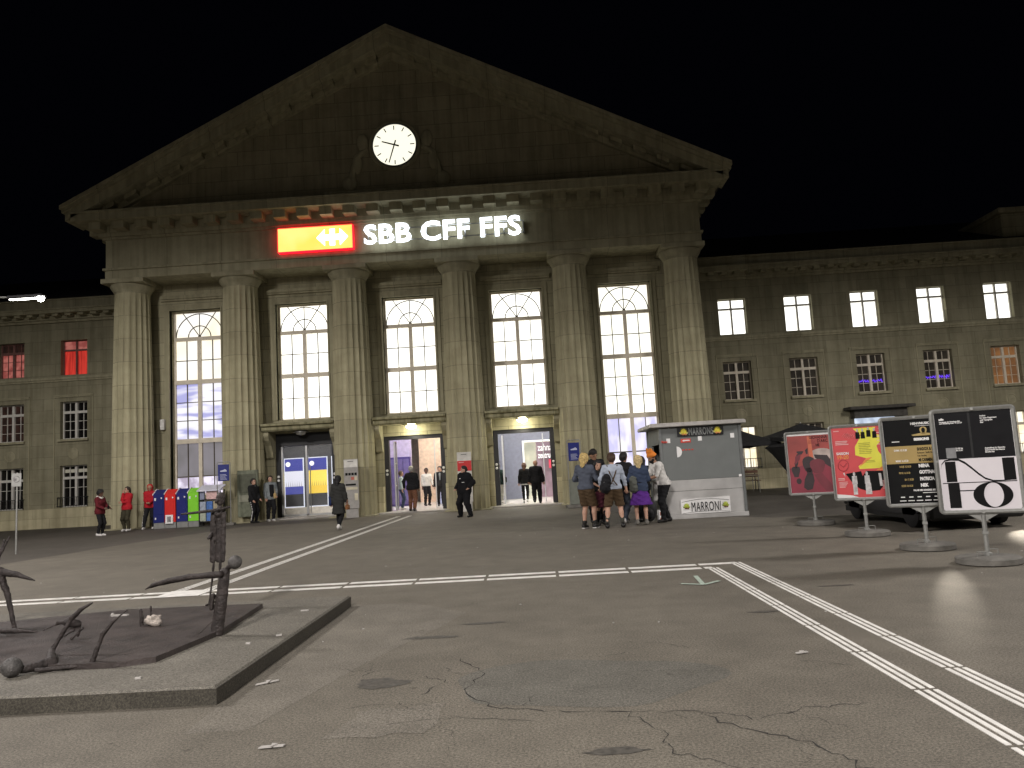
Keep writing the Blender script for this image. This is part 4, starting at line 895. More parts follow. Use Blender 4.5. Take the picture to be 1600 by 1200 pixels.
# 4: black and white poster with giant letters
q = poster_stand(5.59, 10.29, 20, 'poster stand with giant black letters under a black field, nearest of the row'); a = Art(q)
PAPER = mat('lilac_white_paper', (.70, .66, .68), .55, var=.02)
a.rect('poster_paper', PAPER, (0, 1, 0, .52)); a.rect('black_half', mat('matt_black_print', (.011, .011, .012), .6, var=.15, spec=.1), (0, 1, .52, 1))
SIL = mat('fold_sheen_print', (.03, .03, .03), .5, var=.2, spec=.1)
a.rect('fold_sheen', SIL, (.44, .47, .53, .99)); a.rect('grey_cylinder', mat('grey_gradient_print', (.2, .2, .2), .5, var=.3), (.11, .24, .53, .635))  # sheen along the fold painted as a lighter strip
a.text('small_lettering', WHITEB, ('nifo', .06, .925, .018, 1.1, .003), ('Vernissage der Sammlung Bild', .06, .90, .012, .9, .001), ('nach Bestellung unter 19. Juni 20', .06, .885, .012, .9, .001), ('Institut', .6, .94, .014, .9, .001), ('fur neue Gegenwart', .6, .918, .014, .9, .001), ('und Typografie', .6, .896, .014, .9, .001), ('Biel', .6, .874, .014, .9, .001), ('22.08 bis', .24, .62, .014, .9, .001), ('26.10.20', .24, .6, .014, .9, .001), ('Ausstellung im Gewolbe', .62, .61, .014, .9, .001), ('Seevorstadt Biel Bienne', .62, .59, .014, .9, .001), ('Eintritt frei', .62, .57, .014, .9, .001))
a.rect('stem_print', BLACKB, (.075, .215, .285, .495), (.085, .235, .02, .275), (.82, .975, .285, .51), (.02, .98, .270, .278), (.2, .45, .188, .198))
b = MB(); y = a.y(); cw = [(.015, .42), (.03, .47), (.075, .505), (.16, .515), (.26, .51), (.34, .475), (.42, .42), (.5, .36), (.58, .31), (.68, .283), (.8, .283), (.9, .287)]
ww_ = [.006, .01, .014, .018, .022, .026, .026, .024, .02, .014, .008, .006]
up = [a.P(x, z+w_/2) for (x, z), w_ in zip(cw, ww_)]; dn = [a.P(x, z-w_/2) for (x, z), w_ in zip(cw, ww_)]
b.mesh([(p[0], y, p[1]) for p in up+dn], [(i, i+1, 12+i+1, 12+i) for i in range(11)]); b.build('swash_print', BLACKB, q)
b = MB(); y = a.y(); N = 48; vs = []
for i in range(N):
    t = 2*math.pi*i/N; p0 = a.P(.655+.255*math.cos(t), .142+.130*math.sin(t)); p1 = a.P(.665+.125*math.cos(t), .142+.123*math.sin(t)); vs += [(p0[0], y, p0[1]), (p1[0], y, p1[1])]
b.mesh(vs, [(2*i, 2*((i+1) % N), 2*((i+1) % N)+1, 2*i+1) for i in range(N)]); b.build('ring_letter_print', BLACKB, q)

# ------------------------------------------------------------------ car behind the posters with its headlights on
car = empty('parked_car', (7.8, 16.6, 0), 0, label='dark car with lit headlights standing behind the poster stands', cat='car')
CP = mat('black_car_paint', (.005, .005, .006), .35, .0, spec=.15)
prof = [(-2.02, .38), (-2.05, .6), (-1.95, .78), (-.95, .92), (-.35, 1.38), (.75, 1.45), (1.5, 1.2), (1.98, 1.0), (2.05, .55), (1.98, .32), (1.55, .26), (-1.55, .24)]
b = MB(); vs = []; fs = []; rows = [(-.86, .93), (-.80, 1.0), (-.3, 1.02), (.3, 1.02), (.80, 1.0), (.86, .93)]; n = len(prof)
for x, k in rows:
    for (y, z) in prof: sx = x*(.80 if z > 1.1 else 1.); vs.append((sx, y*(k if abs(y) > 1.5 else 1), .26+(z-.26)*(k if z > .9 else 1)))
for r in range(len(rows)-1): fs += [(r*n+i, r*n+(i+1) % n, (r+1)*n+(i+1) % n, (r+1)*n+i) for i in range(n)]
fs += [tuple(range(n)), tuple((len(rows)-1)*n+i for i in range(n-1, -1, -1))]
b.mesh(vs, fs); b.build('body', CP, car, True)
b = MB(); b.mesh([(-.62, -.93, .95), (.62, -.93, .95), (.55, -.42, 1.34), (-.55, -.42, 1.34)], [(0, 1, 2, 3)]); b.build('windscreen', DKGLASS, car)
b = MB(); b.bbox(-.84, .84, -2.1, -1.9, .17, .52, .05); b.box(-.82, .82, -1.95, 1.9, .16, .28); b.build('bumper', mat('dark_bumper', (.01, .01, .01), .5), car)
b = MB(); b.bbox(-.26, .26, -2.115, -2.09, .42, .53, .005); b.build('number_plate', WHITEB, car)
for s in (-1, 1):
    for y in (-1.3, 1.3):
        b = MB(); b.lathe([(.18, -.1), (.28, -.1), (.32, -.07), (.32, .07), (.28, .1), (.18, .1)], 24, T(s*.76, y, .32) @ Matrix.Rotation(rad(90), 4, 'Y')); wo = b.build('wheel', mat('tyre_rubber', (.012, .012, .012), .85), car, True)
        b = MB(); b.lathe([(.02, -.03), (.18, -.09), (.2, -.1), (.2, .1), (.18, .09), (.02, .03)], 20, T(s*.76, y, .32) @ Matrix.Rotation(rad(90), 4, 'Y')); b.build('rim', STEEL, wo, True)
    b = MB(); b.ball((s*.62, -1.97, .68), (.18, .08, .075), 14, 8); b.build('headlight', emit('headlight_glow', (1, .9, .75), 8.), car, True)
    l = bpy.data.lights.new('headlight_beam', 'SPOT'); l.energy = 380; l.color = (1, .88, .72); l.spot_size = rad(46); l.spot_blend = .5; l.shadow_soft_size = .05
    o = bpy.data.objects.new('headlight_beam', l); COL.objects.link(o); o.parent = car; o.location = (s*.62, -2.12, .68)
    d = Vector((-.15, -1, -.5) if s > 0 else (-2.95, -6.0, -.66)).normalized(); l.spot_size = rad(52 if s > 0 else 4.2); l.spot_blend = .5 if s > 0 else 1.; l.energy = 150 if s > 0 else 620; o.rotation_euler = d.to_track_quat('-Z', 'Y').to_euler()

# ------------------------------------------------------------------ terrace on the right
def parasol(x, y, hw, z0, z1, label):
    q = empty('parasol', (x, y, 0), 8, label=label, cat='parasol', group='black parasols on the terrace')
    b = MB(); b.tube([(0, 0, 0), (0, 0, z1+.06)], .025, 10); b.lathe([(.25, 0), (.25, .07), (.05, .1)], 20); b.build('pole', GALV, q)
    b = MB(); n = 5; vs = [(0, 0, z1)]; fs = []
    rim = []
    for c in range(4):
        a0, a1 = [(hw, hw), (-hw, hw), (-hw, -hw), (hw, -hw)][c], [(hw, hw), (-hw, hw), (-hw, -hw), (hw, -hw)][(c+1) % 4]
        for k in range(n): t = k/n; rim.append((a0[0]+(a1[0]-a0[0])*t, a0[1]+(a1[1]-a0[1])*t, z0+.06*math.sin(math.pi*t)))
    N = len(rim); vs += [(x_*.5, y_*.5, z0+(z1-z0)*.46) for x_, y_, z_ in rim]+rim+[(x_, y_, z_-.14) for x_, y_, z_ in rim]
    fs = [(0, 1+i, 1+(i+1) % N) for i in range(N)]
    for r in range(2): fs += [(1+r*N+i, 1+(r+1)*N+i, 1+(r+1)*N+(i+1) % N, 1+r*N+(i+1) % N) for i in range(N)]
    b.mesh(vs, fs); b.build('canopy', BLACKC, q)
    b = MB()
    for sx, sy in ((1, 1), (-1, 1), (-1, -1), (1, -1)): b.tube([(0, 0, z1-.1), (sx*hw, sy*hw, z0)], .01, 5)
    b.build('ribs', GALV, q); return q
parasol(7.4, 31.0, 1.5, 1.98, 2.75, 'open black parasol sticking out beside the right side of the kiosk')
parasol(10.15, 30.6, 1.45, 2.12, 2.66, 'open black parasol peeping out over the red theatre poster')
q = empty('folded_parasol', (9.75, 29.6, 0), 0, label='half folded black parasol hanging as a dark funnel left of the red theatre poster', cat='parasol', group='black parasols on the terrace')
b = MB(); b.lathe([(.05, .42), (.3, .5), (.62, .95), (1.0, 1.5), (1.28, 1.8), (1.1, 1.88), (.05, 2.0)], 18, None, lambda a, z, r: .08*r*math.sin(9*a)); b.build('canopy', BLACKC, q, True)
b = MB(); b.tube([(0, 0, 0), (0, 0, 2.2)], .03, 10); b.lathe([(.25, 0), (.25, .07), (.05, .1)], 20); b.build('pole', GALV, q)
q = empty('cafe_table', (8.75, 33.6, 0), 10, label='small pale cafe table standing before the lit ground floor window by the kiosk', cat='table')
b = MB(); b.bbox(-.4, .4, -.35, .35, .7, .74, .01); b.build('table_top', mat('pale_table_top', (.42, .38, .3), .5), q)
for sx, sy in ((-1, -1), (1, -1), (-1, 1), (1, 1)): b = MB(); b.tube([(sx*.36, sy*.31, 0), (sx*.33, sy*.28, .7)], .018, 8); b.build('leg', GALV, q)
q = empty('bench', (8.9, 35.6, 0), 0, label='wooden bench with a backrest under the lit ground floor window by the kiosk', cat='bench')
WD = mat('brown_bench_wood', (.16, .08, .045), .6, var=.3, scale=4)
b = MB(); [b.bbox(-.9, .9, -.22+.15*i, -.1+.15*i, .43, .46, .006) for i in range(3)]; b.build('seat', WD, q); b = MB(); [b.bbox(-.9, .9, .24, .27, .6+.17*i, .73+.17*i, .006) for i in range(2)]; b.build('backrest', WD, q)
for s in (-1, 1): b = MB(); b.tube([(s*.75, -.18, 0), (s*.75, -.18, .43), (s*.75, .22, .43), (s*.75, .28, .95)], .02, 8); b.tube([(s*.75, .2, .43), (s*.75, .26, 0)], .02, 8); b.build('leg', BLACKF, q)

# ------------------------------------------------------------------ newspaper boxes, leaflet rack, signs by the columns
def newsbox(x, y, c, label, white=True, extra=None):
    q = empty('newspaper_box', (x, y, 0), 0, label=label, cat='newspaper box', group='newspaper boxes by the left column')
    m = mat('enamel_%s' % label.split()[0], c, .35, var=.06)
    b = MB(); b.bbox(-.22, .22, -.18, .2, 0, .24, .01); b.build('pedestal', mat('grey_pedestal', (.2, .2, .19), .7), q)
    b = MB(); b.prism([(-.2, .24), (.22, .24), (.22, 1.5), (.08, 1.52), (-.2, 1.34)], -.215, .215, 'x'); b.build('cabinet', m, q)
    b = MB(); b.prism([(-.24, 1.31), (-.23, 1.36), (.1, 1.56), (.24, 1.54), (.24, 1.50), (.1, 1.525)], -.232, -.206, 'x'); b.build('lid_edge', WHITEB, q)
    b = MB(); b.bbox(-.16, .16, -.215, -.2, .55, 1.12, .01); b.build('door', m, q)
    b = MB(); b.bbox(.09, .14, -.225, -.2, 1.16, 1.22, .004); b.bbox(-.15, -.1, -.222, -.2, .36, .44, .004); b.bbox(-.17, -.1, -.222, -.2, 1.1, 1.2, .004); b.build('handle', WHITEB, q)
    if extra:
        b = MB(); b.bbox(-.17, .13, -.26, -.2, .18, .52, .01); so2 = b.build('sheet_holder', WHITEB, q); b = MB(); b.box(-.09, .06, -.265, -.26, .24, .46); b.build('front_page', GRY, so2)
    return q
newsbox(-14.98, 31.0, (.016, .022, .13), 'navy newspaper box at the left end, half hidden by the red hooded person')
newsbox(-14.53, 31.0, (.62, .03, .025), 'red newspaper box with a white framed front page at its foot', extra=True)
newsbox(-14.06, 31.0, (.02, .026, .15), 'blue newspaper box between the red and the green one')
newsbox(-13.6, 31.0, (.22, .62, .04), 'green newspaper box beside the leaflet rack')
q = empty('leaflet_rack', (-12.95, 31.0, 0), 0, label='leaflet rack with a sloping white roof and coloured papers beside the green box', cat='rack')
b = MB()
for x in (-.42, .42):
    for y in (-.2, .2): b.box(x-.02, x+.02, y-.02, y+.02, 0, 1.4)
for z in (.16, .58, 1.0, 1.38): b.box(-.42, .42, -.2, .2, z, z+.02)
b.build('frame', BLACKF, q); b = MB(); b.prism([(-.3, 1.36), (-.3, 1.4), (.24, 1.6), (.24, 1.56)], -.48, .48, 'x'); b.build('roof', mat('white_rack_roof', (.62, .62, .7), .4), q)
r_ = random.Random(4)
for zi, z in enumerate((.18, .6, 1.02)):
    for i in range(3 if zi < 2 else 2):
        c = [(.35, .38, .3), (.08, .17, .42), (.5, .45, .25), (.3, .34, .4), (.06, .15, .4), (.35, .3, .2), (.2, .22, .3), (.6, .4, .38)][zi*3+i]
        b = MB(); w_ = .13 if zi < 2 else (.1 if i == 0 else .24); cx = -.28+.27*i if zi < 2 else (-.3 if i == 0 else .1); b.bbox(cx-w_, cx+w_-.02, -.19, -.1, z+.02, z+.36, .006); b.build('leaflet_stack', mat('leaflets_%d_%d' % (zi, i), c, .6, var=.25, scale=18), q)
def blue_sign(x, y, rz, z0, z1, label):
    q = empty('info_sign', (x, y, 0), rz, label=label, cat='sign', group='blue information signs by the columns')
    b = MB(); b.tube([(.25, 0, .05), (.25, 0, z1+.06), (.22, 0, z1+.1), (-.22, 0, z1+.1), (-.25, 0, z1+.06), (-.25, 0, .05)], .018, 8); b.build('frame', GALV, q)
    b = MB(); b.bbox(-.4, .4, -.2, .2, 0, .1, .015); b.build('base', CONC, q)
    b = MB(); b.bbox(-.21, .21, -.02, .02, z0, z1, .006); pn = b.build('panel', BLUEP, q)
    b = MB(); zt = z1-.28; b.prism([(-.12, zt), (.12, zt), (.12, zt+.05), (.06, zt+.1), (-.02, zt+.06), (-.12, zt+.04)], -.028, -.02, 'y')
    for i in range(5): b.box(-.13, .13-.03*(i % 3), -.026, -.02, z0+.06+.045*i, z0+.075+.045*i)
    b.build('pictogram', mat('pale_sign_print', (.5, .52, .65), .5), pn); return q
blue_sign(-12.28, 30.55, 8, 1.72, 2.36, 'blue information sign on a grey frame beside the leaflet rack')
blue_sign(1.36, 29.6, 6, 1.72, 2.40, 'blue information sign on a grey frame left of the queue at the stall')
q = empty('clapboard_panel', (1.55, 29.3, 0), 6, label='grey low board with a small red heart standing before the fifth column', cat='board')
b = MB(); b.bbox(-.45, .45, -.03, .03, .12, 1.05, .02); b.build('board', mat('grey_green_board', (.15, .16, .13), .6), q); b = MB(); b.bbox(-.6, .6, -.2, .2, 0, .12, .02); b.build('base', CONC, q); b = MB(); b.prism([(-.08, .72), (-.11, .8), (-.07, .85), (-.02, .83), (.03, .85), (.07, .8), (.04, .73), (-.02, .67)], -.036, -.03, 'y'); b.build('heart_print', mat('red_heart_print', (.5, .04, .03), .5), q)
q = empty('timetable_board', (-7.4, 31.1, 0), 3, label='tall grey timetable board with small notices against the third column', cat='notice board')
b = MB(); b.bbox(-.28, .28, -.05, .05, .36, 2.3, .008); b.box(-.24, .24, .0, .05, 0, .36); b.build('panel', mat('warm_grey_board', (.30, .285, .26), .5), q)
b = MB(); b.box(-.265, .265, -.056, -.05, 1.98, 2.28); b.build('header', mat('off_white_header', (.62, .6, .55), .5), q); b = MB(); b.box(-.12, .1, -.06, -.056, 2.2, 2.22); [b.box(-.22+.12*i, -.13+.12*i, -.06, -.05, 1.66, 1.76) for i in range(4)]; b.box(-.22, .18, -.06, -.05, 1.26, 1.33); b.build('black_notice', BLACKB, q)
b = MB(); b.box(-.0, .12, -.06, -.05, 1.48, 1.6); b.build('red_notice', mat('brick_red_notice', (.45, .12, .08), .6), q); b = MB(); b.box(.14, .25, -.06, -.05, 1.46, 1.62); b.box(.12, .25, -.06, -.05, .68, .95); b.box(-.2, .24, -.06, -.05, 1.1, 1.2); b.build('paper_notice', mat('cream_notice', (.55, .5, .36), .6), q)
q = empty('red_notice_board', (-2.9, 31.1, 0), 3, label='tall white notice board with a red middle field behind the officer', cat='notice board')
b = MB(); b.bbox(-.28, .28, -.05, .05, .36, 2.32, .008); b.box(-.24, .24, .0, .05, 0, .36); b.build('panel', mat('off_white_board', (.55, .53, .48), .5), q)
b = MB(); b.box(-.275, .275, -.056, -.05, 1.58, 1.98); b.build('red_field', REDB, q); b = MB(); b.box(-.12, .1, -.058, -.05, 2.22, 2.24); b.build('black_notice', BLACKB, q); b = MB(); b.box(-.22, -.02, -.06, -.056, 1.9, 1.93); [b.box(-.24, .2, -.058, -.05, 1.1+.08*i, 1.13+.08*i) for i in range(5)]; b.build('print', mat('pink_print', (.6, .3, .28), .5), q)
q = empty('sign_post', (-14.27, 21.25, 0), 5, label='thin post with a small pale square sign at the left before the wing', cat='sign')
b = MB(); b.tube([(0, 0, 0), (.01, 0, 2.2)], .025, 8); b.build('post', GALV, q); b = MB(); b.bbox(-.12, .14, -.045, -.03, 1.82, 2.18, .006); pn = b.build('panel', mat('dull_sign_panel', (.34, .34, .32), .6), q); b = MB(); b.lathe([(.07, 0), (.09, 0), (.09, .004), (.07, .004)], 20, T(.02, -.046, 2.02, 0, 90), cap=False); b.box(-.05, .02, -.049, -.045, 1.98, 2.05); b.build('symbol', GRY, pn)
q = empty('covered_case', (-11.62, 31.35, 0), 0, label='greenish display case let in at the foot of the second column', cat='display case')
b = MB(); b.bbox(-.42, .42, -.06, .06, .25, 2.1, .02); b.build('case', mat('verdigris_case', (.13, .14, .095), .6, var=.3), q); b = MB(); b.bbox(-.35, .35, -.075, -.05, 1.2, 1.95, .01); b.build('door', mat('verdigris_door', (.085, .09, .06), .6, var=.3), q); b = MB(); b.bbox(-.36, .36, -.075, -.05, .85, 1.12, .01); b.build('label_plate', mat('grey_label_plate', (.24, .24, .18), .6), q)

# ------------------------------------------------------------------ sculpture group on its slab
sb = MB(); SZ = .125
poly = [(-2.33, 5.6), (-2.33, 9.54), (-8.6, 9.54), (-8.6, 5.6)]
def bev_slab(b, poly, z0, z1, r):
    n = len(poly); cx = sum(p[0] for p in poly)/n; cy = sum(p[1] for p in poly)/n
    ins = [(p[0]+(r if p[0] < cx else -r), p[1]+(r if p[1] < cy else -r)) for p in poly]
    vs = [(p[0], p[1], z0) for p in poly]+[(p[0], p[1], z1-r) for p in poly]+[(p[0], p[1], z1) for p in ins]
    fs = [tuple(range(n-1, -1, -1))]+[(k*n+i, k*n+(i+1) % n, (k+1)*n+(i+1) % n, (k+1)*n+i) for k in range(2) for i in range(n)]+[tuple(2*n+i for i in range(n))]
    b.mesh(vs, fs)
bev_slab(sb, poly, 0, SZ, .018)
SBO = tag(sb.build('concrete_slab', asphalt('slab_concrete', (.150, .142, .122), (.115, .108, .092), None)), 'low rough concrete slab with dark edges carrying the iron sculpture plate in the left foreground', 'slab')
# skirting round the slab; the shade on its sides put into the colour
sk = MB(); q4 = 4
def ringwall(b, poly, o, z0, z1):
    cx = sum(p[0] for p in poly)/4; cy = sum(p[1] for p in poly)/4
    out = [(p[0]+(o if p[0] > cx else -o), p[1]+(o if p[1] > cy else -o)) for p in poly]
    vs = [(p[0], p[1], z) for l in (poly, out) for z in (z0, z1) for p in l]
    fs = [(4+i, 4+(i+1) % 4, 12+(i+1) % 4, 12+i) for i in range(4)]+[(8+i, 8+(i+1) % 4, 12+(i+1) % 4, 12+i) for i in range(4)]
    b.mesh(vs, fs)
ringwall(sk, poly, .006, 0, SZ-.014); sk.build('slab_edge_shade', asphalt('edge_shade_concrete', (.060, .055, .044), (.036, .033, .026), None), SBO)
PZ = SZ+.045
pb = MB(); pp = [(-3.19, 8.98), (-3.06, 7.49), (-3.17, 6.45), (-3.45, 6.32), (-4.4, 6.36), (-7.5, 6.45), (-7.5, 8.4), (-5.97, 8.64), (-4.78, 9.08)]
pb.prism(pp, SZ, PZ, 'z'); pb.prism([(-3.4, 8.1), (-3.38, 8.12), (-3.2, 7.35), (-3.22, 7.33)], PZ, PZ+.004, 'z')
tag(pb.build('iron_plate', PLATE), 'flat dark rusted iron plate lying on the concrete slab', 'plate')
# ------------------------------------------------------------------ smooth bodies: blended tapered capsules meshed with surface nets
class SDF:
    def __init__(s, k=.03): s.p = []; s.k = k; s.cut = []
    def cap(s, a, b, ra, rb=None, k=None, flat=1.): s.p.append((np.array(a, float), np.array(b, float), ra, ra if rb is None else rb, s.k if k is None else k, flat)); return s
    def clip(s, n, d): s.cut.append((np.array(n, float), d)); return s      # keep n.x <= d
    def mesh(s, h, wob=0.):
        lo = np.min([np.minimum(a, b)-max(ra, rb) for a, b, ra, rb, k, f in s.p], 0)-3*h; hi = np.max([np.maximum(a, b)+max(ra, rb) for a, b, ra, rb, k, f in s.p], 0)+3*h
        n = np.ceil((hi-lo)/h).astype(int)+1; F = np.full(n, .5, np.float32)
        ax = [lo[i]+h*np.arange(n[i]) for i in range(3)]
        for a, b, ra, rb, k, fl in s.p:
            m = max(ra, rb)+.06; l = np.maximum(np.floor((np.minimum(a, b)-m-lo)/h).astype(int), 0); u = np.minimum(np.ceil((np.maximum(a, b)+m-lo)/h).astype(int)+1, n)
            X = ax[0][l[0]:u[0]][:, None, None]; Y = ax[1][l[1]:u[1]][None, :, None]; Z = ax[2][l[2]:u[2]][None, None, :]
            d = b-a; L2 = max(d@d, 1e-9); t = np.clip(((X-a[0])*d[0]+(Y-a[1])*d[1]+(Z-a[2])*d[2])/L2, 0, 1)
            q = np.sqrt((X-a[0]-t*d[0])**2+((Y-a[1]-t*d[1])/fl)**2+(Z-a[2]-t*d[2])**2)-(ra+t*(rb-ra))
            sub = F[l[0]:u[0], l[1]:u[1], l[2]:u[2]]; e = np.maximum(k-np.abs(sub-q), 0)/k; sub[...] = np.minimum(sub, q)-e*e*k*.25
        if wob:
            X = ax[0][:, None, None]; Y = ax[1][None, :, None]; Z = ax[2][None, None, :]
            F = F+wob*(np.sin(31*Z+14*X+3*np.sin(17*Y))*np.sin(19*X+23*Y+5*np.sin(9*Z))+.6*np.sin(57*Z-22*X+31*Y))
        for c, d in s.cut: F = np.maximum(F, ax[0][:, None, None]*c[0]+ax[1][None, :, None]*c[1]+ax[2][None, None, :]*c[2]-d)
        S_ = F < 0; m = tuple(np.array(F.shape)-1); acc = np.zeros(m+(3,)); cnt = np.zeros(m)
        sl = lambda o: tuple(slice(o[i], o[i]+m[i]) for i in range(3))
        base = np.stack(np.meshgrid(*[np.arange(v) for v in m], indexing='ij'), -1)
        C = [(i, j, k) for i in (0, 1) for j in (0, 1) for k in (0, 1)]
        for p in C:
            for axi in range(3):
                if p[axi]: continue
                q = list(p); q[axi] = 1; A = F[sl(p)]; B = F[sl(q)]; x = (A < 0) != (B < 0)
                t = np.where(x, A/np.where(np.abs(A-B) < 1e-9, 1, A-B), 0); v = np.array(p)+np.zeros(m+(3,)); v[..., axi] += t
                acc += v*x[..., None]; cnt += x
        ok = cnt > 0; idx = np.full(m, -1); idx[ok] = np.arange(ok.sum()); V = (base[ok]+acc[ok]/cnt[ok][:, None])*h+lo
        faces = []
        for axi in range(3):
            a1, a2 = [(1, 2), (2, 0), (0, 1)][axi]
            s0 = [slice(None)]*3; s1 = [slice(None)]*3; s0[axi] = slice(0, -1); s1[axi] = slice(1, None)
            ch = S_[tuple(s0)] != S_[tuple(s1)]; neg = S_[tuple(s0)]
            ii = np.argwhere(ch); ii = ii[(ii[:, a1] > 0) & (ii[:, a2] > 0) & (ii[:, a1] < m[a1]) & (ii[:, a2] < m[a2])]
            if not len(ii): continue
            def at(d1, d2): r = ii.copy(); r[:, a1] -= d1; r[:, a2] -= d2; return idx[r[:, 0], r[:, 1], r[:, 2]]
            q = np.stack([at(1, 1), at(0, 1), at(0, 0), at(1, 0)], 1); fl_ = ~neg[ii[:, 0], ii[:, 1], ii[:, 2]]; q[fl_] = q[fl_][:, ::-1]; faces.append(q)
        return V, np.concatenate(faces)
    def build(s, name, m, parent=None, h=.02, wob=0., extra=None, loc=None):
        V, Fc = s.mesh(h, wob); vs = V.tolist(); fs = Fc.tolist()
        if extra: o = len(vs); vs += extra.v; fs += [[i+o for i in f] for f in extra.f]
        me = bpy.data.meshes.new(name); me.from_pydata(vs, [], fs); me.update(); me.polygons.foreach_set('use_smooth', [True]*len(me.polygons)); me.materials.append(m)
        o = bpy.data.objects.new(name, me); COL.objects.link(o)
        if parent: o.parent = parent
        if loc: o.location = loc
        return o

# ------------------------------------------------------------------ iron figures
def rel(loc, *pts): return [tuple(np.array(p)-np.array(loc)) for p in pts]
Lc = (-3.75, 9.05, PZ); s = SDF(.008)
def C(a, b, ra, rb=None, fl=1.): s.cap(np.array(a)-Lc, np.array(b)-Lc, ra, rb, None, fl)
C((-3.682, 9.05, 1.33), (-3.672, 9.05, 1.39), .045, .05); C((-3.71, 9.0, 1.33), (-3.70, 9.0, 1.345), .02); C((-3.686, 9.05, 1.27), (-3.7, 9.05, 1.2), .025, .05)
for x in (-3.765, -3.70, -3.645): C((x, 9.05, 1.2), (x-.02, 9.05, .67), .032, .03, .6)
C((-4.1, 8.97, 1.215), (-3.72, 8.97, 1.235), .012, .02); C((-3.72, 8.97, 1.235), (-3.57, 9.02, 1.265), .022, .016); C((-3.78, 9.03, .97), (-3.80, 9.0, .93), .02)
C((-3.765, 9.05, .68), (-3.79, 9.05, .45), .016, .012); C((-3.79, 9.05, .45), (-3.836, 9.07, .18), .012, .012); C((-3.69, 9.05, .68), (-3.71, 9.05, .42), .016, .012); C((-3.71, 9.05, .42), (-3.745, 9.04, .18), .012, .012); C((-3.85, 9.02, .178), (-3.83, 9.09, .178), .014); C((-3.75, 9.0, .178), (-3.745, 9.06, .178), .014)
o = s.build('iron_figure', IRON, None, .0075, .002, loc=Lc); tag(o, 'thin standing rusted iron figure with an outstretched arm at the back of the plate', 'sculpture', 'iron figures on the plate')
Lc = (-3.06, 7.45, PZ); s = SDF(.008)
C((-3.085, 7.45, .15), (-3.035, 7.45, .45), .062, .055, .8); C((-3.035, 7.45, .45), (-3.0, 7.45, .695), .055, .05, .8); C((-3.0, 7.45, .7), (-2.96, 7.44, .745), .022); C((-2.96, 7.44, .745), (-2.93, 7.43, .765), .02, .03); C((-3.12, 7.42, .38), (-3.1, 7.42, .5), .018, .02)
for dy, dz in ((-.05, .0), (.05, -.012)):
    pts = [(-3.02, 7.45+dy, .69+dz), (-3.31, 7.44+dy, .683+dz), (-3.5, 7.42+dy, .66+dz), (-3.65, 7.4+dy*.6, .627+dz*.6), (-3.725, 7.39, .592)]
    for a, b, r0, r1 in zip(pts[:-1], pts[1:], (.03, .025, .022, .016), (.025, .022, .016, .006)): C(a, b, r0, r1)
o = s.build('iron_figure', IRON, None, .0075, .0022, loc=Lc); tag(o, 'legless iron torso with a ball head and two long blade arms at the plate edge', 'sculpture', 'iron figures on the plate')
b = MB(); b.ball((-2.9+3.06, 0, .79-PZ), .064, 18, 12); b.build('head', mat('grey_iron_ball', (.085, .08, .075), .6, .3, var=.4, scale=20, bump=.6), o, True)
Lc = (-3.8, 6.4, SZ); s = SDF(.008)
C((-4.02, 6.25, .155), (-3.66, 6.38, .145), .018, .014); C((-4.12, 6.22, .17), (-4.0, 6.4, .175), .03, .045); C((-4.0, 6.4, .175), (-4.2, 6.72, .2), .045, .03); C((-3.66, 6.38, .148), (-3.58, 6.4, .372), .021, .017); C((-3.58, 6.4, .372), (-3.485, 6.4, .48), .017, .014); C((-3.485, 6.4, .48), (-3.38, 6.4, .555), .014, .007)
C((-4.2, 6.72, .2), (-4.04, 6.75, .462), .02, .017); C((-4.04, 6.75, .462), (-3.97, 6.75, .527), .022, .018); C((-3.97, 6.75, .527), (-3.86, 6.75, .582), .018, .008)
o = s.build('iron_figure', IRON, None, .0075, .0022, loc=Lc); tag(o, 'iron figure on its back with a ball head and two raised legs', 'sculpture', 'iron figures on the plate')
b = MB(); b.ball((-4.172+3.8, 6.18-6.4, .2-SZ), .076, 20, 14); b.build('head', mat('grey_iron_ball', (.085, .08, .075), .6, .3, var=.4, scale=20, bump=.6), o, True)
Lc = (-5.6, 8.2, PZ); s = SDF(.008)
C((-6.1, 8.2, .84), (-5.68, 8.2, .752), .05, .05); C((-5.68, 8.2, .752), (-5.5, 8.2, .712), .042, .03); C((-5.5, 8.2, .712), (-5.305, 8.2, .642), .03, .01); C((-5.67, 8.2, .72), (-5.59, 8.2, .51), .036, .03); C((-5.59, 8.2, .51), (-5.515, 8.2, .18), .028, .022); C((-5.67, 8.1, .7), (-5.655, 8.1, .17), .022, .02); C((-6.1, 8.2, .86), (-6.2, 8.25, 1.25), .06, .08); C((-6.0, 8.2, .84), (-5.98, 8.25, .18), .05, .04)
C((-6.2, 8.3, 1.2), (-5.83, 8.38, .86), .03, .02); C((-5.83, 8.38, .86), (-5.77, 8.4, 1.06), .02, .012); C((-5.82, 8.38, .88), (-5.71, 8.4, 1.1), .018, .01); C((-6.22, 8.25, 1.3), (-6.22, 8.25, 1.42), .07, .08)
o = s.build('iron_figure', IRON, None, .011, .0022, loc=Lc); tag(o, 'crouching iron figure with a pointed forearm cut off by the left edge of the picture', 'sculpture', 'iron figures on the plate')
Lc = (-5.2, 7.75, PZ); s = SDF(.015); C((-5.7, 7.75, .24), (-5.2, 7.75, .215), .03, .026); C((-5.2, 7.75, .215), (-4.98, 7.75, .195), .026, .008)
o = s.build('iron_figure', IRON, None, .008, .003, loc=Lc); tag(o, 'tapering iron limb lying flat at the left end of the plate', 'sculpture', 'iron figures on the plate')
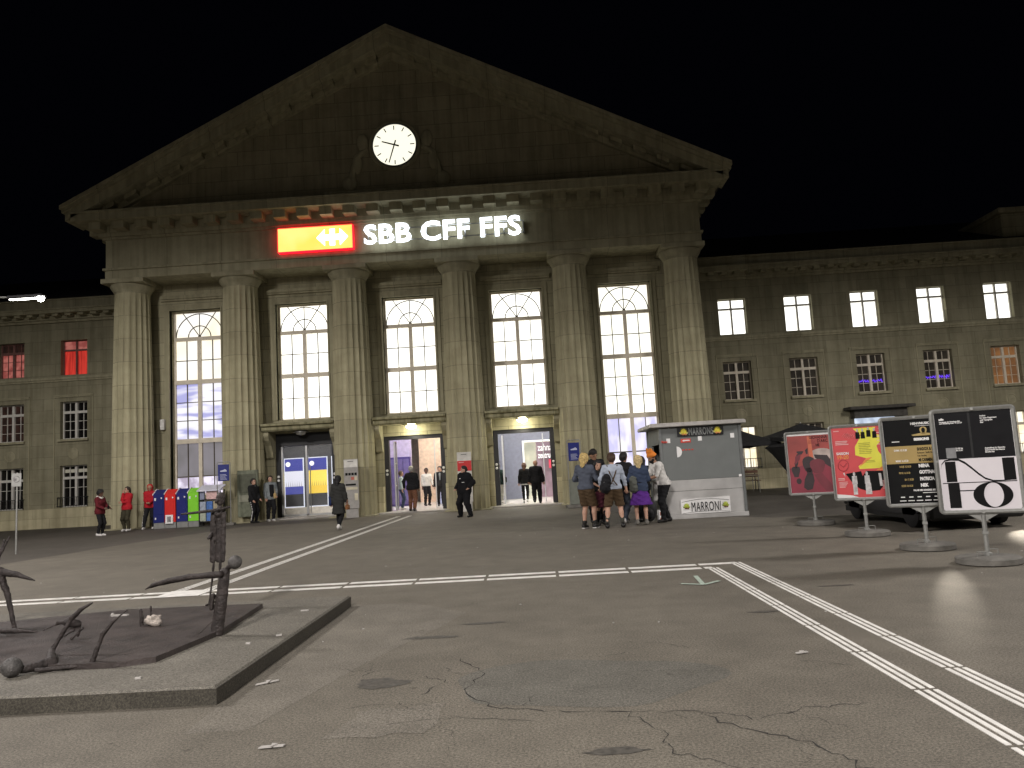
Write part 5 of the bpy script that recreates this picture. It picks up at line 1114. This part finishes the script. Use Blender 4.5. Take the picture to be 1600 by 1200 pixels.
Lc = (-4.8, 8.0, PZ); s = SDF(.015); C((-4.93, 8.0, .235), (-4.82, 8.0, .235), .02, .03); C((-4.82, 8.0, .23), (-4.76, 8.05, .2), .05, .04); C((-5.05, 7.95, .175), (-4.93, 8.0, .22), .006, .01)
o = s.build('iron_figure', IRON, None, .008, .0022, loc=Lc); tag(o, 'small mask like iron lump lying in the middle of the plate', 'sculpture', 'iron figures on the plate')
Lc = (-4.45, 7.4, PZ); s = SDF(.012); C((-4.52, 7.3, .18), (-4.42, 7.42, .25), .012, .012); C((-4.42, 7.38, .18), (-4.34, 7.42, .26), .014, .014); C((-4.36, 7.38, .2), (-4.33, 7.36, .27), .01, .01)
o = s.build('iron_figure', IRON, None, .007, .003, loc=Lc); tag(o, 'pair of small clawed iron hands rising from the plate behind the raised legs', 'sculpture', 'iron figures on the plate')
Lc = (-4.0, 7.9, PZ); s = SDF(.012); C((-4.02, 7.9, .16), (-4.03, 7.9, .325), .022, .018); C((-3.945, 7.95, .18), (-3.955, 7.95, .345), .012, .012); C((-4.02, 7.9, .175), (-3.9, 7.92, .175), .012, .01)
o = s.build('iron_figure', IRON, None, .007, .003, loc=Lc); tag(o, 'two upright iron stubs beside the crumpled cup on the plate', 'sculpture', 'iron figures on the plate')
s = SDF(.008); s.cap((-.03, 0, .05), (.04, 0, .045), .045, .05); s.cap((-.06, 0, .075), (-.05, 0, .095), .02); s.cap((.02, -.03, .08), (.05, .02, .08), .025); o = s.build('crumpled_cup', mat('crumpled_pale_paper', (.42, .37, .32), .8, var=.4, scale=40), None, .008, .012, loc=(-3.90, 7.88, PZ)); tag(o, 'crumpled pale paper cup lying beside the iron stubs on the plate', 'litter')
b = MB(); b.prism([(-.09, -.015), (.09, -.025), (.1, .01), (-.08, .02)], .003, .02, 'z'); b.ball((-.08, 0, .02), .02, 8, 6); o = b.build('torn_wrapper', LIT, loc=(-4.62, 8.6, PZ)); tag(o, 'torn white wrapper lying at the back edge of the iron plate', 'litter')
for i, (x, y, l, a) in enumerate([(-3.05, 5.93, .02, 20), (-2.6, 8.6, .04, 10), (-2.62, 7.0, .02, 5), (-2.45, 7.3, .025, 20)]):
    if x > -2.35: x = -2.4
    b = MB(); b.prism([(-l, -.012), (l, -.016), (l*1.1, .012), (-l, .012)], .0, .012, 'z', T(x, y, SZ, a)); tag(b.build('paper_scrap', LIT), 'small pale paper scrap lying on the rough concrete slab', 'litter', 'paper scraps on the slab')

# ------------------------------------------------------------------ people
def unit(v): return v/max(np.linalg.norm(v), 1e-9)
def ik(a, c, l1, l2, pole):
    d = c-a; L_ = min(np.linalg.norm(d), (l1+l2)*.995); d = unit(d); c = a+d*L_
    x = (l1*l1-l2*l2+L_*L_)/(2*L_); hgt = math.sqrt(max(l1*l1-x*x, 0)); p = unit(pole-d*(pole@d)); return a+d*x+p*hgt, c
def cloth(n, c): return mat('cloth_'+n, c, .88, var=.09, scale=9, bump=.25, bscale=35, spec=.2)
SK = mat('skin_light', (.46, .27, .19), .55, var=.08, scale=12); SKD = mat('skin_dark', (.10, .05, .032), .5, var=.1, scale=12); SKM = mat('skin_tan', (.34, .19, .12), .55, var=.08, scale=12)
EYE = mat('dark_eyes', (.02, .015, .012), .2)
def person(x, y, rz, h, label, hair='short', hairc=(.02, .014, .01), skin=SK, top=None, bottom=None, shoes=None, hl=None, hr=None, fl=None, fr=None, lean=0, tilt=0, turn=0, z=0, fem=False, res=.022, bulk=1., extra=None, cat='person'):
    """one figure: local forward is -y, its left hand is at +x; units are those of a 1.75 m body, scaled to h"""
    k = h/1.75; A = lambda *v: np.array(v, float)
    fl = A(*(fl or (.10, 0))); fr = A(*(fr or (-.10, 0)))
    hipz = .90-.5*max(0, np.linalg.norm(fl[:2]-fr[:2])-.25)**2*.8-.002
    hips = {1: A(.085, 0, hipz), -1: A(-.085, 0, hipz)}; ank = {1: A(fl[0], -fl[1], .085), -1: A(fr[0], -fr[1], .085)}
    if len(fl) > 2: ank[1][2] += fl[2]
    if len(fr) > 2: ank[-1][2] += fr[2]
    cl, sn = math.cos(rad(lean)), math.sin(rad(lean)); piv = A(0, 0, hipz+.04)
    def up(v): v = A(*v)-piv; return piv+A(v[0], v[1]*cl-v[2]*sn, v[2]*cl+v[1]*sn)
    sw = .165 if fem else .188
    sh = {1: up((sw, .01, 1.425)), -1: up((-sw, .01, 1.425))}; neck = up((0, .015, 1.46)); nb = up((0, .0, 1.53)); ht_ = rad(lean*.75+tilt); ct, st = math.cos(ht_), math.sin(ht_); cu, su = math.cos(rad(turn)), math.sin(rad(turn))
    def H(v): v = A(*v); v = A(v[0]*cu-v[1]*su, v[0]*su+v[1]*cu, v[2]); return nb+A(v[0], v[1]*ct-v[2]*st, v[2]*ct+v[1]*st)   # head space, origin at the top of the neck
    hand = {1: A(*(hl or (.27, .03, .80))), -1: A(*(hr or (-.27, .03, .80)))}
    for s_ in (1, -1): hand[s_] = A(hand[s_][0], -hand[s_][1], hand[s_][2])
    el, wr, kn = {}, {}, {}
    for s_ in (1, -1):
        el[s_], wr[s_] = ik(sh[s_], hand[s_], .29, .255, A(s_*.5, .8, -.35) if hand[s_][2] < 1.3 else A(s_*.25, .15, -1)); kn[s_], ank[s_] = ik(hips[s_], ank[s_], .43, .415, A(s_*.12, -1, 0))
    g = (1. if not fem else .93)*bulk
    def limbs(q, inf, parts, sleeve=1., leg=1., kk=None):
        for s_ in (1, -1):
            if 'arm' in parts:
                q.cap(sh[s_], el[s_], .052*g+inf, .042*g+inf)
                if sleeve > .5: f = (sleeve-.5)*2; q.cap(el[s_], el[s_]+(wr[s_]-el[s_])*f, .042*g+inf, .042*g-.011*f+inf)
            if 'leg' in parts:
                q.cap(hips[s_], kn[s_] if leg >= .5 else hips[s_]+(kn[s_]-hips[s_])*leg*2, .088*g+inf, .062*g+inf)
                if leg > .5:
                    f = (leg-.5)*2; e_ = kn[s_]+(ank[s_]-kn[s_])*f; c_ = kn[s_]+(ank[s_]-kn[s_])*.3+A(0, .018, 0); q.cap(kn[s_], c_, .056*g+inf, .056*g+inf) if f > .3 else None; q.cap(c_ if f > .3 else kn[s_], e_, .056*g+inf, (.056-.018*f)*g+inf)
    def torso(q, inf):
        q.cap(up((-.115, .01, 1.37)), up((.115, .01, 1.37)), .092*g+inf, None, .06); q.cap(sh[1]*.9+sh[-1]*.1, sh[-1]*.9+sh[1]*.1, .055*g+inf, None, .05)
        q.cap(up((-.07, 0, 1.3)), up((-.055, .0, 1.08)), .105*g+inf, .098*g+inf, .06); q.cap(up((.07, 0, 1.3)), up((.055, .0, 1.08)), .105*g+inf, .098*g+inf, .06)
        q.cap((-.075, .005, hipz+.06), (.075, .005, hipz+.06), .105*g+inf, None, .06)
        if fem: q.cap(up((-.07, -.075, 1.27)), up((.07, -.075, 1.27)), .055+inf, None, .05)
    # the body itself
    b = SDF(.03); torso(b, 0); limbs(b, 0, ('arm', 'leg')); b.cap(neck, H((0, .0, .03)), .052*g, .05)
    b.cap(H((0, .012, .10)), H((0, -.005, .135)), .088, .092, .03); b.cap(H((0, -.04, .055)), H((0, -.06, .04)), .052, .038, .04); b.cap(H((0, -.095, .11)), H((0, -.108, .085)), .012, .017, .02)
    b.cap(H((0, -.07, .03)), H((0, -.075, .028)), .03, None, .03)
    for s_ in (1, -1): b.cap(H((s_*.088, .01, .10)), H((s_*.09, .015, .08)), .016, .012, .015)
    ex = MB()
    for s_ in (1, -1):
        d = unit(wr[s_]-el[s_]); side = unit(np.cross(d, A(0, -1, .25)))
        if abs(d @ A(0, -1, .25)) > .9: side = A(0, 0, 1.)
        nrm = unit(np.cross(side, d)); pc = wr[s_]+d*.085; b.cap(wr[s_]+d*.015, pc-d*.02, .028, .034, .02, 1.)
        for i, (o_, l_) in enumerate(((-.030, .066), (-.010, .078), (.010, .072), (.029, .056))):
            p0 = pc+side*o_-d*.012; p1 = p0+d*l_*.55+nrm*.006; p2 = p1+unit(d+nrm*.7)*l_*.5; ex.tube([tuple(p0), tuple(p1), tuple(p2)], [.0105, .0095, .007], 6)
        p0 = wr[s_]+d*.03-side*.03; p1 = p0-side*.028+d*.03; p2 = p1+d*.03+nrm*.012; ex.tube([tuple(p0), tuple(p1), tuple(p2)], [.013, .011, .008], 6)
        f0 = ank[s_]; b.cap(f0+A(0, .04, -.035), f0+A(0, -.13, -.052), .042, .032)
    o = b.build('person', skin, None, res, 0, ex); o.location = (x, y, z); o.rotation_euler = (0, 0, rad(rz)); o.scale = (k, k, k); tag(o, label, cat)
    eb_ = MB()
    for s_ in (1, -1): e = H((s_*.034, -.083, .108)); eb_.ball(tuple(e), (.014, .009, .009), 8, 6); e2 = H((s_*.036, -.09, .132)); eb_.ball(tuple(e2), (.022, .007, .005), 8, 5)
    m_ = H((0, -.098, .045)); eb_.ball(tuple(m_), (.024, .008, .006), 8, 5)
    eb_.build('face_features', EYE, o, True)
    # hair
    hm = mat('hair_%s' % '_'.join('%d' % (v*1000) for v in hairc), hairc, .6, var=.4, scale=30, bump=.6, bscale=90)
    def skull(q, inf, f=0):
        q.cap(H((0, .03, .12)), H((0, .01, .155)), .086+inf, .084+inf, .03); q.cap(H((0, .055, .09)), H((0, .04, .06)), .06+inf, .05+inf, .03)
    if hair:
        q = SDF(.02); wv = .006
        if hair != 'hood': skull(q, .016)
        if hair in ('long', 'bob'):
            e = -.08 if hair == 'bob' else -.2
            q.cap(H((0, .06, .08)), H((0, .07, e)), .085, .075, .04)
            for s_ in (1, -1): q.cap(H((s_*.07, .0, .12)), H((s_*.075, .02, e+.02)), .042, .035, .03)
        if hair == 'bun': q.cap(H((0, .08, .2)), H((0, .09, .21)), .05)
        if hair == 'tail': q.cap(H((0, .11, .12)), H((0, .13, -.05)), .035, .022)
        if hair == 'afro': q.cap(H((0, .03, .13)), H((0, .02, .16)), .12, .12); wv = .012
        if hair == 'hood':
            q.cap(H((0, .035, .12)), H((0, .02, .15)), .115, .112); q.cap(H((0, .04, .1)), neck+A(0, .03, 0), .105, .10); q.cap(H((0, -.03, .01)), neck+A(0, -.03, -.02), .06, .08); q.clip((0, -1, 0), .06)
        else:
            fw = H((0, -1, 0))-H((0, 0, 0)); q.p.append(None); q.p.pop()
            pt = H((0, -.062, .1)); upv = unit(H((0, -.75, -.66))-H((0, 0, 0))); q.clip(upv, upv @ H((0, -.075, .145)))
        hm2 = cloth('hoodred', (.42, .018, .022)) if hair == 'hood' else hm
        q.build('hood' if hair == 'hood' else 'hair', hm2, o, max(.014, res*.8), wv)
    if bottom:
        kind, mt = bottom[0], bottom[1]; q = SDF(.03)
        if kind in ('trousers', 'shorts', 'leggings'):
            inf = {'trousers': .02, 'shorts': .038, 'leggings': .009}[kind]*(bottom[2] if len(bottom) > 2 else 1)
            q.cap((-.075, .005, hipz+.06), (.075, .005, hipz+.06), .105*g+.016, None, .06); q.cap((0, .005, hipz+.13), (0, .005, hipz+.06), .1*g, .1*g)
            if kind == 'shorts':
                for s_ in (1, -1): q.cap(hips[s_], kn[s_]+(kn[s_]-hips[s_])*-.02, .095*g+.02, .075*g+.03)
                zc = min(kn[1][2], kn[-1][2])+.03; q.clip((0, 0, -1), -zc)
            else:
                limbs(q, inf, ('leg',), leg=.985); 
                if kind == 'trousers': q.clip((0, 0, -1), -.035)
            if kind == 'trousers' and bottom[-1] == 'stripe':
                st_ = SDF(.02)
                for s_ in (1, -1): st_.cap(hips[s_]+A(s_*.085*g+s_*.014, 0, 0), kn[s_]+A(s_*(.06*g+.016), 0, 0), .014); st_.cap(kn[s_]+A(s_*(.06*g+.016), 0, 0), ank[s_]+A(s_*(.045*g+.016), 0, .02), .014)
                st_.build('stripe', WHITEB, o, .014)
        else:
            zb = bottom[2]; r1 = bottom[3]; q.cap((0, 0, hipz+.16), (0, 0, zb), .115*g+.01, r1, .06, .8); q.clip((0, 0, -1), -zb); q.clip((0, 0, 1), hipz+.2)
        q.build(kind if kind != 'leggings' else 'leggings', mt, o, res, .008 if kind != 'skirt' else .014)
    if top:
        kind, mt = top[0], top[1]; inf = {'shirt': .014, 'jacket': .03, 'tee': .016, 'coat': .034, 'bulky': .05}[kind]; slv = {'tee': .42, 'shirt': top[2] if len(top) > 2 else .97}.get(kind, .97)
        q = SDF(.035); torso(q, inf); limbs(q, inf*.75, ('arm',), sleeve=slv)
        zh = {'shirt': hipz+.02, 'tee': hipz-.0, 'jacket': hipz-.06, 'coat': .52, 'bulky': hipz-.1}[kind]
        if kind != 'coat': q.cap((-.07, .005, hipz+.04), (.07, .005, hipz+.04), .108*g+inf, None, .06); q.cap((-.06, .005, hipz-.04), (.06, .005, hipz-.04), .105*g+inf, None, .05)
        else: q.cap((0, .01, hipz+.15), (0, .01, .5), .14, .235, .06, .8)
        if kind != 'tee': q.cap(neck+A(0, 0, -.03), neck+A(0, 0, .02 if kind != 'shirt' else 0), .066+inf*.5, .058+inf*.4)
        q.clip((0, 0, -1), -zh)
        q.build({'tee': 't_shirt', 'bulky': 'padded_jacket'}.get(kind, kind), mt, o, res, .007)
    if shoes:
        q = SDF(.02)
        for s_ in (1, -1):
            f0 = ank[s_]; q.cap(f0+A(0, .04, -.03), f0+A(0, -.145, -.05), .052, .04); q.cap(f0+A(0, .035, -.02), f0+A(0, .01, .02), .052, .046)
        q.clip((0, 0, -1), -.0); 
        q.build('shoes', shoes, o, .016)
    J = dict(up=up, H=H, sh=sh, el=el, wr=wr, hips=hips, kn=kn, ank=ank, hipz=hipz, neck=neck, A=A, o=o, g=g, res=res)
    if extra: extra(J)
    return o
BLK = cloth('black', (.012, .012, .013)); JET = cloth('jet', (.007, .007, .008)); WHS = mat('white_leather', (.62, .60, .57), .5, var=.08); BKS = mat('black_leather', (.012, .011, .01), .4, var=.2)
RED = cloth('red', (.40, .016, .024)); OLV = cloth('olive', (.045, .040, .024)); BRN = cloth('lederhosen', (.075, .048, .026)); CHA = cloth('charcoal', (.028, .028, .026)); MAR = cloth('maroon', (.10, .012, .016)); LBL = cloth('pale_blue', (.36, .40, .47)); SLT = cloth('slate_blue', (.075, .085, .11)); NVY = cloth('denim_navy', (.04, .055, .095)); PUR = cloth('purple', (.10, .028, .22)); WHT = cloth('white', (.60, .585, .55)); GRYC = cloth('grey', (.20, .22, .225)); WIN = cloth('wine', (.05, .01, .018)); RUS = cloth('rust_brown', (.16, .075, .045)); DGR = cloth('dark_green', (.015, .03, .026)); VIOL = cloth('violet', (.07, .04, .25)); PEA = cloth('pale_trousers', (.5, .48, .44)); CRM = cloth('cream_fur', (.62, .58, .52))
def ring(J, m, nm='collar', r=.075, dz=0.):
    q = SDF(.03); n = J['neck']; A = J['A']
    for i in range(8): a, b_ = 2*math.pi*i/8, 2*math.pi*(i+1)/8; q.cap(n+A(r*math.cos(a), r*math.sin(a)*.9, .01+.03*math.sin(a)+dz), n+A(r*math.cos(b_), r*math.sin(b_)*.9, .01+.03*math.sin(b_)+dz), .045)
    q.build(nm, m, J['o'], .018, .01)
def socks(J, m, top=.2):
    q = SDF(.02)
    for s_ in (1, -1): q.cap(J['ank'][s_], J['ank'][s_]+(J['kn'][s_]-J['ank'][s_])*top/.42, .047, .056)
    q.build('socks', m, J['o'], .016, .004)
def strap(J, pts, m, nm, r=.014): b = MB(); b.tube([tuple(p) for p in pts], r, 6); b.build(nm, m, J['o'])
def pack(J, m, side=0, nm='backpack', z=1.22, rr=.13):
    q = SDF(.05); c = J['up']((side, .2, z)); q.cap(c+J['A'](0, 0, .1), c-J['A'](0, 0, .13), rr*.8, rr); q.cap(c+J['A'](0, .07, -.12), c+J['A'](0, .07, -.02), .06); q.build(nm, m, J['o'], .02, .012)
def bag(J, m, p, nm='handbag', s=(.05, .1, .08)):
    b = MB(); b.bbox(p[0]-s[0], p[0]+s[0], p[1]-s[1], p[1]+s[1], p[2]-s[2], p[2]+s[2], .02); b.tube([(p[0], p[1]-s[1]*.7, p[2]+s[2]), (p[0], p[1], p[2]+s[2]+.16), (p[0], p[1]+s[1]*.7, p[2]+s[2])], .01, 6); b.build(nm, m, J['o'], True)

# along the left columns
person(-15.75, 28.0, 78, 1.62, 'person in a dark red jacket with a white fur hood, alone at the far left', 'afro', (.012, .01, .009), SKD, ('jacket', MAR), ('trousers', BLK, .7), WHS, hl=(.16, .3, 1.05), hr=(-.14, .3, 1.05), tilt=12, fem=True, extra=lambda J: (ring(J, CRM, 'fur_hood', .09, .0), bag(J, BLK, (.05, -.33, 1.08), 'phone', (.04, .01, .07))))
person(-16.1, 30.5, -12, 1.70, 'person in red sweater and olive trousers with a hand at the mouth', 'tail', (.03, .02, .014), SK, ('jacket', RED), ('trousers', OLV, 1.1), WHS, hr=(-.05, .13, 1.50), hl=(-.02, .24, 1.15), turn=-25, fem=True, bulk=1.05, lean=-3)
person(-15.5, 31.15, 10, 1.74, 'person with red hood up, hands in the hoodie pocket', 'hood', skin=SKM, top=('jacket', RED), bottom=('trousers', BLK, .9, 'stripe'), shoes=WHS, hl=(.06, .22, 1.05), hr=(-.06, .22, 1.05), fl=(.14, .02), fr=(-.18, .22), lean=-3, tilt=22)
person(-11.35, 31.2, 65, 1.74, 'person in a black jacket with pale collar and white striped trousers', 'short', (.018, .014, .012), SK, ('jacket', BLK), ('trousers', JET, .8, 'stripe'), BKS, hl=(.14, .2, .95), hr=(-.2, .16, .92), extra=lambda J: ring(J, GRYC, 'collar', .06))
person(-10.95, 32.0, 35, 1.82, 'person in a pale grey jacket over a black top beside the left glass door', 'short', (.02, .015, .01), SK, ('jacket', GRYC), ('trousers', BLK, 1.), WHS, hl=(.16, .22, .98), hr=(-.22, .14, .9), extra=lambda J: ((lambda q: (q.cap(J['up']((-.035, -.125, 1.38)), J['up']((.0, -.13, 1.0)), .05, .06), q.cap(J['up']((.045, -.125, 1.38)), J['up']((.03, -.13, 1.0)), .05, .06), q.build('vest', BLK, J['o'], .02)))(SDF(.03)), bag(J, cloth('tan_paper', (.45, .32, .14)), (.1, -.26, .98), 'paper_bag', (.05, .04, .1))))
# going in
person(-6.15, 24.1, 172, 1.63, 'person in a long charcoal coat with black hair walking towards the doors', 'long', (.008, .007, .008), SK, ('coat', CHA), ('trousers', BLK, .8), WHS, fl=(.06, .12), fr=(-.07, -.22, .05), hl=(.24, -.05, .82), hr=(-.26, .08, .84), fem=True, extra=lambda J: (bag(J, mat('tan_leather', (.22, .09, .03), .4), (-.3, .0, .72)), bag(J, cloth('navy_bag', (.015, .025, .08)), (.26, -.02, .95), 'shoulder_bag', (.05, .13, .16))))
person(-5.25, 32.55, 168, 1.83, 'grey haired person in a black jacket and rust trousers entering the middle door', 'short', (.28, .27, .25), SKM, ('jacket', BLK), ('trousers', RUS, 1.1), BKS, hl=(.34, .06, .95), hr=(-.24, .1, .85), fl=(.13, .12), fr=(-.12, -.1), z=.06)
person(-5.35, 37.6, 30, 1.76, 'person in a white shirt and black trousers standing inside behind the grey haired one', 'short', (.008, .007, .006), SKD, ('shirt', WHT), ('trousers', BLK, 1.), BKS, hl=(.22, .2, .95), hr=(-.24, .02, .8), turn=-30, z=.06, res=.026)
person(-4.55, 36.4, 5, 1.80, 'person in a dark suit and tie walking out through the middle door', 'short', (.015, .012, .01), SK, ('jacket', BLK), ('trousers', BLK, .9), BKS, fl=(.1, .1), fr=(-.1, -.14), z=.06, res=.026, extra=lambda J: ((lambda q: (q.cap(J['up']((0, -.12, 1.42)), J['up']((0, -.135, 1.15)), .05, .02), q.build('shirt_front', GRYC, J['o'], .018)))(SDF(.02))))
person(-6.05, 34.7, 100, 1.68, 'person in a pale shirt and jeans half hidden by the middle door frame', 'short', (.05, .03, .02), SK, ('shirt', cloth('ice', (.42, .5, .52))), ('trousers', NVY, 1.), WHS, z=.06, res=.026)
person(-3.95, 38.2, 60, 1.78, 'person in a violet top and pale trousers at the right edge inside the middle door', 'short', (.02, .015, .012), SKM, ('shirt', VIOL), ('trousers', PEA, 1.), WHS, z=.06, res=.026)
def badge(J):
    q = SDF(.01); A = J['A']; q.cap(J['up']((-.07, -.165, 1.33)), J['up']((-.02, -.17, 1.33)), .016); q.cap(J['up']((.05, -.175, 1.2)), J['up']((.14, -.16, 1.2)), .014); q.build('badge', WHITEB, J['o'], .012)
    bb = MB(); pts = [(.19*math.cos(t), .01+.155*math.sin(t), J['hipz']+.02) for t in [i*math.pi/9 for i in range(19)]]; bb.tube(pts, .03, 6); bb.build('belt', BKS, J['o'])
    bag(J, BKS, (-.27, -.02, .86), 'holster', (.05, .06, .1))
person(-2.57, 27.2, -38, 1.73, 'officer in a bulky black uniform standing with legs apart before the red notice board', 'short', (.012, .01, .01), SK, ('bulky', JET), ('trousers', JET, 1.9), BKS, hl=(.3, .1, 1.02), hr=(-.3, .12, 1.0), fl=(.24, .0), fr=(-.2, .04), turn=-30, bulk=1.18, extra=badge)
person(-.62, 34.3, 178, 1.72, 'brown haired person in a black jacket over a white hem entering the right door', 'long', (.10, .045, .02), SK, ('jacket', BLK), ('leggings', BLK), WHS, fl=(.08, .14), fr=(-.08, -.16, .04), fem=True, z=.06, extra=lambda J: ((lambda q: (q.cap((-.07, .005, J['hipz']-.04), (.07, .005, J['hipz']-.04), .13), q.clip((0, 0, -1), -(J['hipz']-.1)), q.clip((0, 0, 1), J['hipz']-.04), q.build('white_hem', WHT, J['o'], .016)))(SDF(.03))))
person(-.12, 33.4, 180, 1.80, 'bald person in a black coat walking into the right door beside the brown haired one', None, skin=SKM, top=('jacket', JET), bottom=('trousers', JET, 1.3), shoes=BKS, fl=(.1, -.2, .05), fr=(-.12, .14), hl=(.3, .1, .82), hr=(-.3, -.02, .84), bulk=1.14, z=.06)
person(-1.78, 35.2, 170, 1.74, 'person in a dark green jacket half hidden at the left edge of the right door', 'short', (.03, .02, .01), SK, ('jacket', DGR), ('trousers', PEA, .9), WHS, z=.06, res=.026, extra=lambda J: bag(J, BLK, (-.3, .1, 1.05), 'shoulder_bag', (.07, .1, .12)))
# the queue at the chestnut stall
def sneakers_sole(J):
    q = SDF(.01)
    for s_ in (1, -1): f0 = J['ank'][s_]; q.cap(f0+J['A'](0, .045, -.075), f0+J['A'](0, -.15, -.075), .05, .04)
    q.clip((0, 0, -1), 0); q.clip((0, 0, 1), .028); q.build('soles', WHS, J['o'], .012)
person(1.12, 19.25, 150, 1.80, 'blond person in a slate shirt and brown knee shorts at the left of the queue', 'bob', (.50, .36, .14), SK, ('shirt', SLT), ('shorts', BRN), BKS, hl=(.2, .24, 1.12), hr=(-.16, .28, 1.15), fl=(.12, .04), fr=(-.1, .16), res=.02, extra=lambda J: (socks(J, CHA, .08), sneakers_sole(J)))
person(1.50, 20.2, 20, 1.62, 'dark haired person in a black and wine dirndl looking out between the shorts wearers', 'bob', (.010, .008, .008), SK, ('shirt', BLK, .5), ('skirt', WIN, .48, .27), BKS, hl=(.12, .28, 1.05), hr=(-.1, .28, 1.05), tilt=12, fem=True, res=.02, extra=lambda J: socks(J, BLK, .3))
person(1.46, 21.0, 5, 1.93, 'tall dark haired person in black looking down behind the pale blue shirt', 'short', (.010, .008, .007), SKM, ('jacket', BLK), ('trousers', BLK, 1.), BKS, hl=(.1, .3, 1.2), hr=(-.12, .3, 1.2), tilt=32, turn=25, res=.02)
def braces(J):
    A, up = J['A'], J['up']
    for s_ in (1, -1): strap(J, [up((s_*.09, .135, 1.0)), up((0, .155, 1.15)) if False else up((s_*.02, .145, 1.1)), up((-s_*.07, .135, 1.3)), up((-s_*.12, .07, 1.47)), up((-s_*.11, -.09, 1.42))], BRN, 'brace', .017)
    q = SDF(.05); q.cap(up((.16, .16, 1.18)), up((.2, .14, .95)), .10, .13); q.cap(up((.2, .22, .95)), up((.19, .22, 1.05)), .06); q.build('backpack', cloth('black_nylon_pack', (.014, .014, .016)), J['o'], .02, .012)
    strap(J, [up((.2, .24, 1.22)), up((.05, .17, 1.1)), up((-.04, .15, 1.0))], mat('grey_piping', (.25, .25, .26), .6), 'pack_strap', .009); strap(J, [up((.22, .26, 1.1)), up((.25, .22, .9))], mat('grey_piping', (.25, .25, .26), .6), 'pack_piping', .008)
    socks(J, cloth('grey_sock', (.055, .055, .045)), .2)
person(1.76, 19.05, 178, 1.76, 'person in a pale blue shirt, crossed braces and brown leather shorts seen from behind', 'short', (.05, .026, .014), SK, ('shirt', LBL, .8), ('shorts', BRN), BKS, hl=(.3, .1, .95), hr=(-.32, .12, .85), fl=(.2, -.05), fr=(-.17, -.02), tilt=10, res=.02, extra=braces)
person(2.12, 20.6, 140, 1.80, 'dark haired person in a black jacket bending towards the stall behind the purple skirt', 'short', (.012, .010, .009), SKM, ('jacket', BLK), ('trousers', SLT, 1.1), WHS, hl=(.1, .3, 1.1), hr=(-.2, .3, 1.1), lean=14, fl=(.12, .25), fr=(-.2, -.25), res=.02)
person(2.46, 19.6, 176, 1.68, 'blond person in a denim jacket and knee length purple skirt seen from behind', 'bob', (.52, .40, .20), SK, ('jacket', NVY), ('skirt', PUR, .50, .29), mat('grey_ankle_boot', (.16, .15, .13), .5), hl=(.2, .22, 1.05), hr=(-.12, .26, 1.1), fl=(.12, 0), fr=(-.11, -.04), fem=True, res=.02, extra=lambda J: (pack(J, cloth('grey_pack', (.10, .105, .09)), .17, 'small_backpack', 1.06, .105), (lambda b: (b.tube([(.14*math.cos(t), .12*math.sin(t), J['hipz']+.17) for t in [i*math.pi/8 for i in range(17)]], .018, 6), b.build('waistband', BLK, J['o'])))(MB())))
person(2.66, 20.55, 195, 1.66, 'dark haired person half hidden behind the denim jacket next to the stall', 'bob', (.014, .011, .010), SK, ('jacket', BLK), ('trousers', BLK, 1.), BKS, hl=(.1, .28, 1.15), hr=(-.12, .28, 1.1), tilt=10, res=.024)
def hat(J):
    H, A = J['H'], J['A']; q = SDF(.03); q.cap(H((0, .01, .16)), H((0, .02, .23)), .105, .09); q.cap(H((-.09, .02, .15)), H((.09, .02, .15)), .075)
    for s_ in (1, -1): q.cap(H((s_*.05, .02, .25)), H((s_*.085, .03, .33)), .045, .02)
    q.clip((H((0, 0, -1))-H((0, 0, 0))), (H((0, 0, -1))-H((0, 0, 0))) @ H((0, -.0, .125)))
    q.build('hat', cloth('orange_felt', (.62, .20, .035)), J['o'], .014, .010)
    q = SDF(.02); q.cap(H((0, -.065, .03)), H((0, -.05, -.0)), .05, .04); q.cap(H((-.05, -.03, .05)), H((.05, -.03, .05)), .042); q.build('beard', mat('black_beard', (.010, .008, .007), .8), J['o'], .014, .006)
person(3.12, 20.05, -70, 1.80, 'bearded person in an orange horned hat and white t-shirt bending over the stall counter', 'short', (.012, .01, .01), SKM, ('tee', WHT), ('trousers', BLK, 1.1), BKS, hl=(.08, .50, 1.06), hr=(-.10, .50, 1.06), lean=22, tilt=12, fl=(.1, .12), fr=(-.1, -.12), res=.018, extra=hat)
person(10.3, 32.4, 180, 1.72, 'person in a bright red jacket standing under the parasols left of the red theatre poster', 'short', (.012, .01, .01), SK, ('jacket', cloth('bright_red', (.5, .012, .012))), ('trousers', BLK, 1.), BKS, res=.026)
